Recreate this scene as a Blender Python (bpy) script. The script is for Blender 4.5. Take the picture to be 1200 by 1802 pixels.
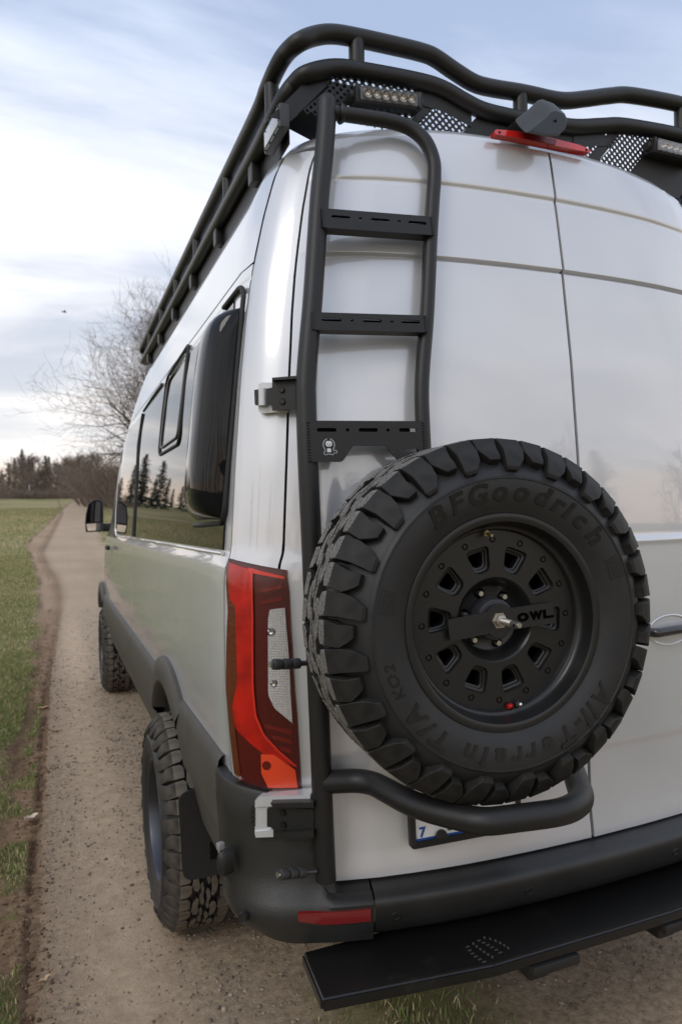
import bpy, bmesh, math, random
import numpy as np
from mathutils import Vector, Matrix, noise as mnoise

for _o in list(bpy.data.objects):
    bpy.data.objects.remove(_o, do_unlink=True)
scene = bpy.context.scene
col = scene.collection
rng = np.random.default_rng(7)
random.seed(7)

# ------------------------------------------------------------------ camera
FPX, IW, IH = 1240.0, 1200.0, 1802.0
CAM = np.array([-1.393, -1.598, 1.560])
ROT = np.array([[0.92634936, -0.37583547, -0.02499113],
                [-0.01969299, 0.01793251, -0.99964524],
                [0.37615029, 0.92651288, 0.00921044]])   # rows: right, down, forward
cam_data = bpy.data.cameras.new('camera')
cam_data.sensor_fit = 'VERTICAL'
cam_data.sensor_height = 36.0
cam_data.lens = 36.0 * FPX / IH
cam_data.clip_start = 0.02
cam_data.clip_end = 6000.0
cam_data.dof.use_dof = True
cam_data.dof.focus_distance = 1.5
cam_data.dof.aperture_fstop = 5.6
cam = bpy.data.objects.new('camera', cam_data)
col.objects.link(cam)
m = Matrix.Identity(4)
for i in range(3):
    m[i][0] = ROT[0][i]; m[i][1] = -ROT[1][i]; m[i][2] = -ROT[2][i]; m[i][3] = CAM[i]
cam.matrix_world = m
scene.camera = cam

# ------------------------------------------------------------------ world, sun, exposure
SUN_EL, SUN_AZ = math.radians(38), math.radians(-125)     # azimuth from +Y towards +X
scene.view_settings.view_transform = 'Standard'
scene.view_settings.look = 'None'
scene.view_settings.gamma = 1.0
scene.view_settings.use_curve_mapping = False
scene.view_settings.exposure = 0.50

world = bpy.data.worlds.new('World')
scene.world = world
world.use_nodes = True
nt = world.node_tree
for n in list(nt.nodes):
    nt.nodes.remove(n)
N = nt.nodes.new
L = nt.links.new
wout = N('ShaderNodeOutputWorld')
bg = N('ShaderNodeBackground')
sky = N('ShaderNodeTexSky')
sky.sky_type = 'NISHITA'
sky.sun_disc = False
sky.sun_elevation = SUN_EL
sky.sun_rotation = SUN_AZ
sky.air_density = 1.0
sky.dust_density = 2.0
geo = N('ShaderNodeNewGeometry')
def vmath(op, a, b=None, s=None):
    n = N('ShaderNodeVectorMath'); n.operation = op
    L(a, n.inputs[0])
    if b is not None:
        if hasattr(b, 'links'): L(b, n.inputs[1])
        else: n.inputs[1].default_value = b
    if s is not None: n.inputs['Scale'].default_value = s
    return n.outputs[1] if op in ('DOT_PRODUCT', 'LENGTH') else n.outputs[0]
def fmath(op, a, b=None, clamp=False):
    n = N('ShaderNodeMath'); n.operation = op; n.use_clamp = clamp
    for i, v in enumerate((a, b)):
        if v is None: continue
        if hasattr(v, 'links'): L(v, n.inputs[i])
        else: n.inputs[i].default_value = v
    return n.outputs[0]
def mixc(f, a, b):
    n = N('ShaderNodeMix'); n.data_type = 'RGBA'
    if hasattr(f, 'links'): L(f, n.inputs[0])
    else: n.inputs[0].default_value = f
    for i, v in ((6, a), (7, b)):
        if hasattr(v, 'links'): L(v, n.inputs[i])
        else: n.inputs[i].default_value = (*v, 1.0)
    return n.outputs[2]
def ramp(f, stops, interp='EASE'):
    n = N('ShaderNodeValToRGB'); L(f, n.inputs[0]); cr = n.color_ramp; cr.interpolation = interp
    while len(cr.elements) < len(stops): cr.elements.new(0.5)
    for e, (p, c) in zip(cr.elements, stops):
        e.position = p; e.color = (*c, 1.0) if len(c) == 3 else c
    return n.outputs[0]
tc = N('ShaderNodeTexCoord')
D = tc.outputs['Generated']
sep = N('ShaderNodeSeparateXYZ'); L(D, sep.inputs[0])
zpos = fmath('MAXIMUM', sep.outputs['Z'], 0.0)
zden = fmath('ADD', zpos, 0.16)
cx_ = fmath('DIVIDE', sep.outputs['X'], zden)
cy_ = fmath('DIVIDE', sep.outputs['Y'], zden)
cmb = N('ShaderNodeCombineXYZ')
L(cx_, cmb.inputs[0]); L(cy_, cmb.inputs[1]); cmb.inputs[2].default_value = 3.7
def cnoise(scale, detail, rough, vec, dist=0.0):
    n = N('ShaderNodeTexNoise'); n.inputs['Scale'].default_value = scale
    n.inputs['Detail'].default_value = detail; n.inputs['Roughness'].default_value = rough
    n.inputs['Distortion'].default_value = dist
    L(vec, n.inputs['Vector']); return n.outputs[0]
st = N('ShaderNodeMapping'); L(cmb.outputs[0], st.inputs[0])
st.inputs['Scale'].default_value = (0.55, 1.25, 1.0); st.inputs['Rotation'].default_value = (0, 0, 0.35)
big = cnoise(0.55, 5.0, 0.52, st.outputs[0], 0.5)
fine = cnoise(1.9, 6.0, 0.6, st.outputs[0], 0.3)
cl = fmath('ADD', fmath('MULTIPLY', big, 0.68), fmath('MULTIPLY', fine, 0.32))
cloud = ramp(cl, [(0.40, (0, 0, 0)), (0.585, (1, 1, 1))])
skyc = vmath('SCALE', sky.outputs[0], s=0.11)
greyc = ramp(sep.outputs['Z'], [(0.0, (0.70, 0.62, 0.57)), (0.06, (0.70, 0.67, 0.66)), (0.22, (0.54, 0.56, 0.61)), (0.55, (0.37, 0.45, 0.62)), (1.0, (0.36, 0.44, 0.60))], 'LINEAR')
white = ramp(sep.outputs['Z'], [(0.0, (0.86, 0.75, 0.65)), (0.05, (0.86, 0.81, 0.77)), (0.3, (0.84, 0.84, 0.86)), (0.6, (0.60, 0.67, 0.81)), (1.0, (0.60, 0.66, 0.79))], 'LINEAR')
under = mixc(0.22, greyc, skyc)
col_sky = mixc(cloud, under, white)
glow = ramp(sep.outputs['Z'], [(0.0, (1, 1, 1)), (0.055, (1, 1, 1)), (0.10, (0, 0, 0))], 'EASE')
col_sky = mixc(fmath('MULTIPLY', glow, 0.55), col_sky, (1.0, 0.72, 0.50))
L(col_sky, bg.inputs[0])
bg.inputs[1].default_value = 1.0
L(bg.outputs[0], wout.inputs[0])

sun_data = bpy.data.lights.new('sun', 'SUN')
sun_data.energy = 0.65
sun_data.angle = math.radians(24)
sun_data.color = (1.0, 0.94, 0.86)
sun = bpy.data.objects.new('sun', sun_data)
col.objects.link(sun)
sdir = Vector((math.sin(SUN_AZ) * math.cos(SUN_EL), math.cos(SUN_AZ) * math.cos(SUN_EL), math.sin(SUN_EL)))
sun.rotation_euler = (-sdir).to_track_quat('-Z', 'Y').to_euler()

# ------------------------------------------------------------------ photo pixel -> direction
def ray(px, py):
    v = ROT.T @ np.array([px - IW / 2, py - IH / 2, FPX])
    return v / np.linalg.norm(v)
def at(px, py, **k):
    d = ray(px, py)
    (a, v), = k.items()
    i = 'xyz'.index(a)
    return CAM + d * (v - CAM[i]) / d[i]
def at_plane(px, py, p0, n):
    d = ray(px, py); p0 = np.asarray(p0, float); n = np.asarray(n, float)
    return CAM + d * (np.dot(p0 - CAM, n) / np.dot(d, n))

# ------------------------------------------------------------------ materials
MATS = {}
def mat(name, base, rough=0.5, metal=0.0, spec=0.5, coat=0.0, coat_rough=0.03, bump=None, var=None, ior=1.5, trans=0.0, sheen=0.0):
    """bump = (scale, strength, distance); var = (scale, second colour, contrast low, high)"""
    if name in MATS: return MATS[name]
    mt = bpy.data.materials.new(name); mt.use_nodes = True
    t = mt.node_tree; b = t.nodes['Principled BSDF']
    b.inputs['Base Color'].default_value = (*base, 1); b.inputs['Roughness'].default_value = rough
    b.inputs['Metallic'].default_value = metal; b.inputs['Specular IOR Level'].default_value = spec
    b.inputs['Coat Weight'].default_value = coat; b.inputs['Coat Roughness'].default_value = coat_rough
    b.inputs['IOR'].default_value = ior; b.inputs['Transmission Weight'].default_value = trans
    co = t.nodes.new('ShaderNodeTexCoord')
    if var:
        n = t.nodes.new('ShaderNodeTexNoise'); n.inputs['Scale'].default_value = var[0]; n.inputs['Detail'].default_value = 6
        t.links.new(co.outputs['Object'], n.inputs['Vector'])
        r = t.nodes.new('ShaderNodeValToRGB')
        r.color_ramp.elements[0].position = var[2]; r.color_ramp.elements[1].position = var[3]
        r.color_ramp.elements[0].color = (*base, 1); r.color_ramp.elements[1].color = (*var[1], 1)
        t.links.new(n.outputs[0], r.inputs[0]); t.links.new(r.outputs[0], b.inputs['Base Color'])
    if bump:
        n = t.nodes.new('ShaderNodeTexNoise'); n.inputs['Scale'].default_value = bump[0]; n.inputs['Detail'].default_value = 3
        t.links.new(co.outputs['Object'], n.inputs['Vector'])
        bp = t.nodes.new('ShaderNodeBump'); bp.inputs['Strength'].default_value = bump[1]; bp.inputs['Distance'].default_value = bump[2]
        t.links.new(n.outputs[0], bp.inputs['Height']); t.links.new(bp.outputs[0], b.inputs['Normal'])
    MATS[name] = mt
    return mt
PAINT = mat('silver_paint', (0.615, 0.622, 0.645), 0.34, 0.30, 0.5, 1.0, 0.02, bump=(2.0, 0.02, 0.004), var=(2.6, (0.585, 0.585, 0.59), 0.45, 0.80))
PAINT.node_tree.nodes['Principled BSDF'].inputs['Coat IOR'].default_value = 1.9
INNER = mat('dark_gap', (0.006, 0.006, 0.006), 0.9, spec=0.1)
POWDER = mat('black_powder_coat', (0.0130, 0.0126, 0.0124), 0.42, spec=0.40, bump=(520, 0.6, 0.0009))
TRIM = mat('grained_grey_plastic', (0.056, 0.051, 0.043), 0.55, spec=0.30, bump=(300, 0.8, 0.0016), var=(9, (0.070, 0.064, 0.054), 0.35, 0.75))
BUMPER = mat('grained_black_plastic', (0.013, 0.013, 0.012), 0.42, spec=0.55, bump=(430, 0.7, 0.0011), var=(8, (0.023, 0.022, 0.021), 0.35, 0.75))
RUBBER = mat('tyre_rubber', (0.0145, 0.0145, 0.0152), 0.50, spec=0.42, bump=(260, 0.25, 0.0008), var=(14, (0.021, 0.0205, 0.0205), 0.35, 0.8))
TREAD = mat('tread_rubber', (0.0125, 0.012, 0.0115), 0.62, spec=0.28, bump=(300, 0.4, 0.0008), var=(30, (0.026, 0.0245, 0.022), 0.35, 0.75))
TREADROAD = mat('dusty_tread_rubber', (0.020, 0.018, 0.016), 0.85, spec=0.25, bump=(300, 0.4, 0.0008), var=(22, (0.085, 0.072, 0.057), 0.3, 0.75))
RIMBLACK = mat('matte_black_wheel_paint', (0.0105, 0.0105, 0.0105), 0.32, spec=0.50, bump=(700, 0.2, 0.0004))
STEEL = mat('zinc_steel', (0.55, 0.54, 0.50), 0.30, 1.0)
ALLOY = mat('alloy_lip', (0.075, 0.078, 0.088), 0.40, 0.9)
GLASS = mat('privacy_glass', (0.004, 0.004, 0.005), 0.012, spec=0.5, ior=1.52)
GLOSS = mat('gloss_black_shell', (0.0035, 0.004, 0.006), 0.035, spec=0.32)
BLACK = mat('matte_black_plastic', (0.012, 0.012, 0.012), 0.5)
SEAL = mat('rubber_seal', (0.010, 0.010, 0.010), 0.6)
CHROME = mat('bright_trim', (0.75, 0.76, 0.78), 0.12, 1.0)
HOLE = mat('black_recess', (0.002, 0.002, 0.002), 0.95, spec=0.0)
WHITEP = mat('plate_white', (0.78, 0.79, 0.80), 0.35)
# ------------------------------------------------------------------ mesh helpers
def link(o, parent=None):
    col.objects.link(o)
    if parent is not None: o.parent = parent
    return o
def empty(name, loc=(0, 0, 0)):
    o = bpy.data.objects.new(name, None); o.location = loc; o.empty_display_size = 0.1
    col.objects.link(o); return o
def tag(o, label=None, cat=None, group=None, kind=None):
    if label: o['label'] = label
    if cat: o['category'] = cat
    if group: o['group'] = group
    if kind: o['kind'] = kind
    return o
def data(name, verts, faces, mt, sharp=35.0, smooth=True):
    me = bpy.data.meshes.new(name)
    me.from_pydata([tuple(map(float, v)) for v in verts], [], [tuple(map(int, f)) for f in faces])
    if mt is not None: me.materials.append(mt)
    if smooth:
        me.shade_smooth()
        if sharp is not None: me.set_sharp_from_angle(angle=math.radians(sharp))
    me.update()
    return me
def obj(name, verts, faces, mt, parent=None, sharp=35.0, smooth=True):
    me = data(name, verts, faces, mt, sharp, smooth)
    o = bpy.data.objects.new(name, me)
    link(o, parent)
    if parent is not None and parent.location.length > 0 and parent.parent is None:
        o.matrix_parent_inverse = Matrix.Translation(-parent.location)
    return o
class MB:
    """collects shapes in world space; build() links them as one mesh object"""
    def __init__(s): s.v = []; s.f = []
    def add(s, verts, faces):
        k = len(s.v); s.v += [np.asarray(p, float) for p in verts]; s.f += [[i + k for i in f] for f in faces]; return s
    def box(s, c, size, R=None, bev=0.0):
        c = np.asarray(c, float); R = np.eye(3) if R is None else np.asarray(R, float)
        sx, sy, sz = [q / 2 for q in size]
        if bev <= 0:
            vs = [c + R @ np.array([a * sx, b * sy, d * sz]) for a in (-1, 1) for b in (-1, 1) for d in (-1, 1)]
            return s.add(vs, [(0, 1, 3, 2), (4, 6, 7, 5), (0, 4, 5, 1), (2, 3, 7, 6), (0, 2, 6, 4), (1, 5, 7, 3)])
        bm = bmesh.new(); bmesh.ops.create_cube(bm, size=1.0)
        for v in bm.verts: v.co = Vector((v.co.x * sx * 2, v.co.y * sy * 2, v.co.z * sz * 2))
        bmesh.ops.bevel(bm, geom=bm.edges[:], offset=min(bev, sx * .95, sy * .95, sz * .95), segments=2, affect='EDGES', profile=0.6)
        bm.verts.index_update()
        vs = [c + R @ np.array(v.co) for v in bm.verts]; fs = [[v.index for v in f.verts] for f in bm.faces]
        bm.free(); return s.add(vs, fs)
    def tube(s, pts, r, seg=14, cap=True, up=None):
        pts = [np.asarray(p, float) for p in pts]; n = len(pts)
        rr = r if hasattr(r, '__len__') else [r] * n
        T = []
        for i in range(n):
            a = pts[max(i - 1, 0)]; b = pts[min(i + 1, n - 1)]; d = b - a; T.append(d / (np.linalg.norm(d) + 1e-12))
        ref = np.array([0, 0, 1.0]) if abs(T[0][2]) < 0.9 else np.array([1.0, 0, 0])
        u = np.cross(T[0], ref); u /= np.linalg.norm(u)
        vs = []
        for i in range(n):
            u = u - T[i] * np.dot(u, T[i]); u /= np.linalg.norm(u); w = np.cross(T[i], u)
            for k in range(seg):
                a = 2 * math.pi * k / seg; vs.append(pts[i] + rr[i] * (math.cos(a) * u + math.sin(a) * w))
        fs = [(i * seg + k, i * seg + (k + 1) % seg, (i + 1) * seg + (k + 1) % seg, (i + 1) * seg + k) for i in range(n - 1) for k in range(seg)]
        if cap: fs += [list(range(seg))[::-1], [(n - 1) * seg + k for k in range(seg)]]
        return s.add(vs, fs)
    def cyl(s, a, b, r, r2=None, seg=18, bev=0.0):
        a = np.asarray(a, float); b = np.asarray(b, float); r2 = r if r2 is None else r2
        if bev > 0:
            d = (b - a); l = np.linalg.norm(d); d /= l
            return s.tube([a, a + d * bev * .3, a + d * bev, b - d * bev, b - d * bev * .3, b], [r - bev, r - bev * .3, r, r2, r2 - bev * .3, r2 - bev], seg)
        return s.tube([a, b], [r, r2], seg)
    def lathe(s, prof, C, A, U, seg=64, a0=0.0, a1=2 * math.pi):
        """prof: (radius, axial) ; C centre, A axis unit, U radial unit"""
        C = np.asarray(C, float); A = np.asarray(A, float); U = np.asarray(U, float); V = np.cross(A, U)
        full = abs(a1 - a0 - 2 * math.pi) < 1e-6
        na = seg if full else seg + 1; m_ = len(prof); vs = []
        for k in range(na):
            t = a0 + (a1 - a0) * k / seg; d = math.cos(t) * U + math.sin(t) * V
            for r, h in prof: vs.append(C + A * h + d * r)
        fs = []
        for k in range(seg):
            k2 = (k + 1) % na
            for j in range(m_ - 1): fs.append((k * m_ + j, k2 * m_ + j, k2 * m_ + j + 1, k * m_ + j + 1))
        return s.add(vs, fs)
    def prism(s, poly, n_dir, depth):
        """poly: 3D outline, extruded by depth along n_dir (front face at poly)"""
        n_dir = np.asarray(n_dir, float); k = len(poly); p = [np.asarray(q, float) for q in poly]
        vs = p + [q - n_dir * depth for q in p]
        fs = [list(range(k)), list(range(k, 2 * k))[::-1]] + [(i, k + i, k + (i + 1) % k, (i + 1) % k) for i in range(k)]
        return s.add(vs, fs)
    def build(s, name, mt, parent=None, sharp=35.0, smooth=True):
        o = obj(name, s.v, s.f, mt, parent, sharp, smooth)
        bm = bmesh.new(); bm.from_mesh(o.data); bmesh.ops.recalc_face_normals(bm, faces=bm.faces[:]); bm.to_mesh(o.data); bm.free()
        if smooth and sharp is not None: o.data.set_sharp_from_angle(angle=math.radians(sharp))
        return o
def fillet(pts, r, n=7):
    pts = [np.asarray(p, float) for p in pts]; out = [pts[0]]
    for i in range(1, len(pts) - 1):
        p, a, b = pts[i], pts[i - 1], pts[i + 1]
        ri = r[i] if hasattr(r, '__len__') else r
        da = a - p; db = b - p; la = np.linalg.norm(da); lb = np.linalg.norm(db); da /= la; db /= lb
        t = min(ri, la * .48, lb * .48); p0 = p + da * t; p1 = p + db * t
        for k in range(n + 1):
            q = k / n; out.append((1 - q) ** 2 * p0 + 2 * q * (1 - q) * p + q * q * p1)
    out.append(pts[-1]); return out
def catmull(pts, n=8):
    pts = [np.asarray(p, float) for p in pts]; P_ = [2 * pts[0] - pts[1]] + pts + [2 * pts[-1] - pts[-2]]; out = []
    for i in range(1, len(P_) - 2):
        a, b, c, d = P_[i - 1:i + 3]
        for k in range(n):
            t = k / n
            out.append(.5 * ((2 * b) + (-a + c) * t + (2 * a - 5 * b + 4 * c - d) * t * t + (-a + 3 * b - 3 * c + d) * t ** 3))
    out.append(pts[-1]); return out
def nrm(v): v = np.asarray(v, float); return v / np.linalg.norm(v)
def frame(n, up=(0, 0, 1)):
    """columns: right, up, outwards"""
    n = nrm(n); r = nrm(np.cross(up, n)); u = np.cross(n, r); return np.stack([r, u, n], 1)
def sstep(a, b, x):
    t = np.clip((x - a) / (b - a), 0, 1); return t * t * (3 - 2 * t)
def textmesh(txt, size, depth, bold=0.0, shear=0.0):
    cu = bpy.data.curves.new('txt', 'FONT'); cu.body = txt; cu.size = size; cu.extrude = depth / 2
    cu.offset = bold; cu.shear = shear; cu.align_x = 'CENTER'; cu.align_y = 'CENTER'; cu.resolution_u = 3
    o = bpy.data.objects.new('txt', cu); col.objects.link(o)
    dg = bpy.context.evaluated_depsgraph_get(); dg.update()
    me = bpy.data.meshes.new_from_object(o.evaluated_get(dg))
    bpy.data.objects.remove(o); bpy.data.curves.remove(cu)
    v = np.zeros(len(me.vertices) * 3); me.vertices.foreach_get('co', v); v = v.reshape(-1, 3)
    f = [list(p.vertices) for p in me.polygons]; bpy.data.meshes.remove(me)
    return v, f

# ------------------------------------------------------------------ van body surface
WZ = np.array([[.30, .90], [.50, .945], [.70, .972], [.952, .984], [1.125, .993], [1.288, .993], [1.40, .990], [1.44, .986], [1.462, .976], [1.48, .970], [1.70, .954], [1.95, .932],
               [2.10, .915], [2.213, .898], [2.274, .886], [2.40, .858], [2.519, .825], [2.58, .798], [2.62, .765], [2.65, .722], [2.675, .66], [2.70, .56], [2.718, .45], [2.732, .32], [2.741, .18], [2.745, .02]])
TZ = np.array([[.3, 0.0], [.637, 0.0], [1.709, .010], [2.0, .028], [2.245, .053], [2.45, .081], [2.62, .108], [2.657, .118], [2.68, .140], [2.70, .175], [2.718, .235], [2.732, .33], [2.741, .50], [2.745, .75]])
FZ = np.array([[.3, 6.30], [.60, 6.42], [1.0, 6.42], [1.25, 6.30], [1.42, 6.05], [1.55, 5.62], [1.8, 5.33], [2.1, 4.98], [2.3, 4.72], [2.45, 4.48], [2.55, 4.25], [2.62, 4.05], [2.675, 3.80], [2.72, 3.40], [2.745, 2.6]])
PLAN = np.array([[0, 0], [.20, .004], [.34, .011], [.45, .020], [.565, .035], [.67, .053], [.77, .079], [.86, .112], [.91, .135], [.945, .158], [.970, .182], [.987, .208], [.996, .236], [1.0, .275]])
def wz(z): return np.interp(z, WZ[:, 0], WZ[:, 1])
def tz(z): return np.interp(z, TZ[:, 0], TZ[:, 1])
def fz(z): return np.interp(z, FZ[:, 0], FZ[:, 1])
_pd = np.concatenate([[0], np.cumsum(np.hypot(np.diff(PLAN[:, 0]), np.diff(PLAN[:, 1])))])
ULEN = _pd[-1]
def smoothtab(T, z, h):
    return (np.interp(z - h, T[:, 0], T[:, 1]) + 2 * np.interp(z, T[:, 0], T[:, 1]) + np.interp(z + h, T[:, 0], T[:, 1])) / 4
def _tab(f, lo, hi, st):
    return [float(f(lo + i * st)) for i in range(int(round((hi - lo) / st)) + 3)]
_W = _tab(lambda z: smoothtab(WZ, z, .012), .2, 2.85, .001); _T = _tab(lambda z: smoothtab(TZ, z, .012), .2, 2.85, .001); _FZ = _tab(fz, .2, 2.85, .001)
_UX = _tab(lambda u: (np.interp(u - .012, _pd, PLAN[:, 0]) + np.interp(u, _pd, PLAN[:, 0]) * 2 + np.interp(u + .012, _pd, PLAN[:, 0])) / 4, 0, ULEN + .02, .001)
_UY = _tab(lambda u: (np.interp(u - .012, _pd, PLAN[:, 1]) + np.interp(u, _pd, PLAN[:, 1]) * 2 + np.interp(u + .012, _pd, PLAN[:, 1])) / 4, 0, ULEN + .02, .001)
def _lk(T, v, lo=.2):
    q = (v - lo) * 1000.0; i = int(q)
    if i < 0: return T[0]
    if i >= len(T) - 1: return T[-1]
    q -= i; return T[i] * (1 - q) + T[i + 1] * q
def body_t(u, z):
    s = -1.0 if u >= 0 else 1.0
    u = abs(u); w = _lk(_W, z); t = _lk(_T, z)
    if u <= ULEN: return (s * w * _lk(_UX, u, 0.0), t + _lk(_UY, u, 0.0), z)
    y = t + .275 + (u - ULEN); yf = _lk(_FZ, z)
    q = min(max((y - (yf - 1.5)) / 1.5, 0.0), 1.0)
    return (s * w * (1 - q ** 3.2) ** (1 / 2.2) if q < 1 else 0.0, min(y, yf), z)
def body(u, z):
    """u: run along the plan outline from the rear centre round the left corner (negative u: right side)"""
    return np.array(body_t(float(u), float(z)))
def u_of_x(x, z): return float(np.interp(abs(x) / wz(z), PLAN[:, 0], _pd))
def u_of_y(y, z):
    if y - tz(z) <= PLAN[-1, 1]: return float(np.interp(y - tz(z), PLAN[:, 1], _pd))
    return ULEN + y - tz(z) - PLAN[-1, 1]
def bnormal(u, z):
    e = .01; u = float(u); z = float(z)
    a, b, c, d = body_t(u + e, z), body_t(u - e, z), body_t(u, z + e), body_t(u, z - e)
    x1, y1, z1 = a[0] - b[0], a[1] - b[1], a[2] - b[2]; x2, y2, z2 = c[0] - d[0], c[1] - d[1], c[2] - d[2]
    n = (y2 * z1 - z2 * y1, z2 * x1 - x2 * z1, x2 * y1 - y2 * x1)
    l = math.sqrt(n[0] ** 2 + n[1] ** 2 + n[2] ** 2) or 1.0; p = body_t(u, z)
    if n[0] * p[0] + n[1] * (p[1] - 2.5) < 0: l = -l
    return np.array((n[0] / l, n[1] / l, n[2] / l))
def inside(p):
    x, y, z = p; w = wz(z)
    if abs(x) >= w: return False
    return y - tz(z) > np.interp(abs(x) / w, PLAN[:, 0], PLAN[:, 1])
def hit(px, py, off=0.0):
    """first body surface point along the pixel's ray -> (u, z)"""
    d = ray(px, py); t = 0.9
    while t < 9 and not inside(CAM + d * t): t += .03
    a, b = t - .03, t
    for _ in range(24):
        c = (a + b) / 2
        if inside(CAM + d * c): b = c
        else: a = c
    p = CAM + d * b; z = p[2]
    if abs(p[0]) / wz(z) < .975: u = u_of_x(p[0], z)
    else: u = u_of_y(p[1], z)
    return (u if p[0] < 0 else -u), z, p
def patch(u0, u1, z0, z1, nu, nz, off=0.0, disp=None, skirt=0.012, us=None, zs=None, zmap=None):
    """panel of body surface with a turned-in skirt; u0,u1 may be functions of z, z0,z1 functions of the fraction"""
    V = []; F = []
    fu = u0 if callable(u0) else (lambda z, a=u0: a); gu = u1 if callable(u1) else (lambda z, a=u1: a)
    fz0 = z0 if callable(z0) else (lambda t, a=z0: a); fz1 = z1 if callable(z1) else (lambda t, a=z1: a)
    tu = np.linspace(0, 1, nu) if us is None else us; tv = np.linspace(0, 1, nz) if zs is None else zs
    nu, nz = len(tu), len(tv); pts = {}; nm = {}
    for i, a in enumerate(tu):
        for j, b in enumerate(tv):
            z = zmap(a, b) if zmap else fz0(a) * (1 - b) + fz1(a) * b; u = fu(z) * (1 - a) + gu(z) * a
            n = bnormal(u, z); p = body(u, z); d = off + (disp(p[0], z) if disp else 0.0)
            pts[i, j] = p + n * d; nm[i, j] = n; V.append(p + n * d)
    ix = lambda i, j: i * nz + j
    for i in range(nu - 1):
        for j in range(nz - 1): F.append((ix(i, j), ix(i + 1, j), ix(i + 1, j + 1), ix(i, j + 1)))
    if skirt:
        ring = [(i, 0) for i in range(nu)] + [(nu - 1, j) for j in range(1, nz)] + [(i, nz - 1) for i in range(nu - 2, -1, -1)] + [(0, j) for j in range(nz - 2, 0, -1)]
        k = len(V)
        for q in ring: V.append(pts[q] - nm[q] * skirt)
        for a in range(len(ring)):
            b = (a + 1) % len(ring); F.append((ix(*ring[a]), ix(*ring[b]), k + b, k + a))
    return V, F
def ruled(Lp, Rp, nz=24, nu=8, off=0.004, skirt=0.006, crown=0.0):
    """patch of the body between two pixel polylines (left edge, right edge, both listed top to bottom)"""
    A = [hit(*p)[:2] for p in Lp]; B = [hit(*p)[:2] for p in Rp]
    def rs(Q):
        Q = np.array(Q); d = np.concatenate([[0], np.cumsum(np.hypot(np.diff(Q[:, 0]), np.diff(Q[:, 1])))]); t = np.linspace(0, d[-1], nz)
        return np.stack([np.interp(t, d, Q[:, 0]), np.interp(t, d, Q[:, 1])], 1)
    A, B = rs(A), rs(B); V = []; F = []; pts = {}; nm = {}
    for j in range(nz):
        for i in range(nu):
            a = i / (nu - 1); u, z = A[j] * (1 - a) + B[j] * a; n = bnormal(u, z)
            o_ = off + crown * (1 - (2 * a - 1) ** 2) * (1 - (2 * j / (nz - 1) - 1) ** 8)
            pts[i, j] = body(u, z) + n * o_; nm[i, j] = n
    for i in range(nu):
        for j in range(nz): V.append(pts[i, j])
    ix = lambda i, j: i * nz + j
    for i in range(nu - 1):
        for j in range(nz - 1): F.append((ix(i, j), ix(i, j + 1), ix(i + 1, j + 1), ix(i + 1, j)))
    if skirt:
        ring = [(i, 0) for i in range(nu)] + [(nu - 1, j) for j in range(1, nz)] + [(i, nz - 1) for i in range(nu - 2, -1, -1)] + [(0, j) for j in range(nz - 2, 0, -1)]
        k = len(V)
        for q in ring: V.append(pts[q] - nm[q] * skirt)
        for a in range(len(ring)):
            b = (a + 1) % len(ring); F.append((ix(*ring[a]), ix(*ring[b]), k + b, k + a))
    return V, F
def pobj(name, VF, mt, parent, sharp=40.0):
    return MB().add(*VF).build(name, mt, parent, sharp)
# ================================================================== the van
AX_R, AX_F = 1.265, 5.382
van = empty('camper_van', (0.0, 3.2, 0.0))
tag(van, 'silver high-roof camper van with grey plastic cladding parked on the dirt track', 'van')

UG = lambda z: u_of_x(.8765 * wz(z), z)           # door edge
def door_disp(x, z):
    ax = abs(x)
    z1 = 2.498; z2 = 2.272
    f1 = 1 - sstep(.62, .75, ax)
    d = f1 * (.006 * sstep(z1 - .018, z1 + .002, z) - .0012 * math.exp(-((z - z1 + .014) / .006) ** 2))
    rec = (1 - sstep(z2 - .005, z2 + .001, z)) * sstep(1.470, 1.492, z) * (1 - sstep(.705, .750, ax))
    d -= .007 * rec + .008 * math.exp(-((z - z2 + .005) / .0032) ** 2) * (1 - sstep(.70, .75, ax))
    d += .004 * math.exp(-((z - 1.473) / .010) ** 2) * (1 - sstep(.74, .80, ax))
    d -= .006 * (1 - sstep(.870, .90, z)) * sstep(.650, .72, z) * (1 - sstep(.715, .745, ax))
    return d
zs_door = np.unique(np.round(np.concatenate([np.linspace(0, 1, 60), (np.concatenate([np.linspace(2.252, 2.280, 29), np.linspace(2.470, 2.505, 28), np.linspace(1.45, 1.51, 20), np.linspace(.86, .915, 12), np.linspace(.655, .71, 10)]) - .640) / 2.001]), 5))
us_door = np.unique(np.concatenate([np.linspace(0, 1, 26), np.linspace(.74, .94, 16)]))
doors = []
for s in (1, -1):
    VF = patch(lambda z, s=s: s * .0032, lambda z, s=s: s * UG(z), lambda t: .640, lambda t: 2.641 - .030 * t ** 2, 0, 0, 0.0, door_disp, .02, us=us_door, zs=zs_door, zmap=lambda a, b: .640 + 2.001 * b - .030 * a * a * float(sstep(.945, 1.0, b)))
    doors.append(pobj('rear_door', VF, PAINT, van, 50))
rear_door_l, rear_door_r = doors
# corner pillars
for s in (1, -1):
    VF = patch(lambda z, s=s: s * (UG(z) + .007), lambda z, s=s: s * u_of_y(tz(z) * .55 + .229, z), .86, 2.585, 22, 60, 0.0, None, .02)
    pobj('corner_pillar', VF, PAINT, van, 60)
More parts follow.
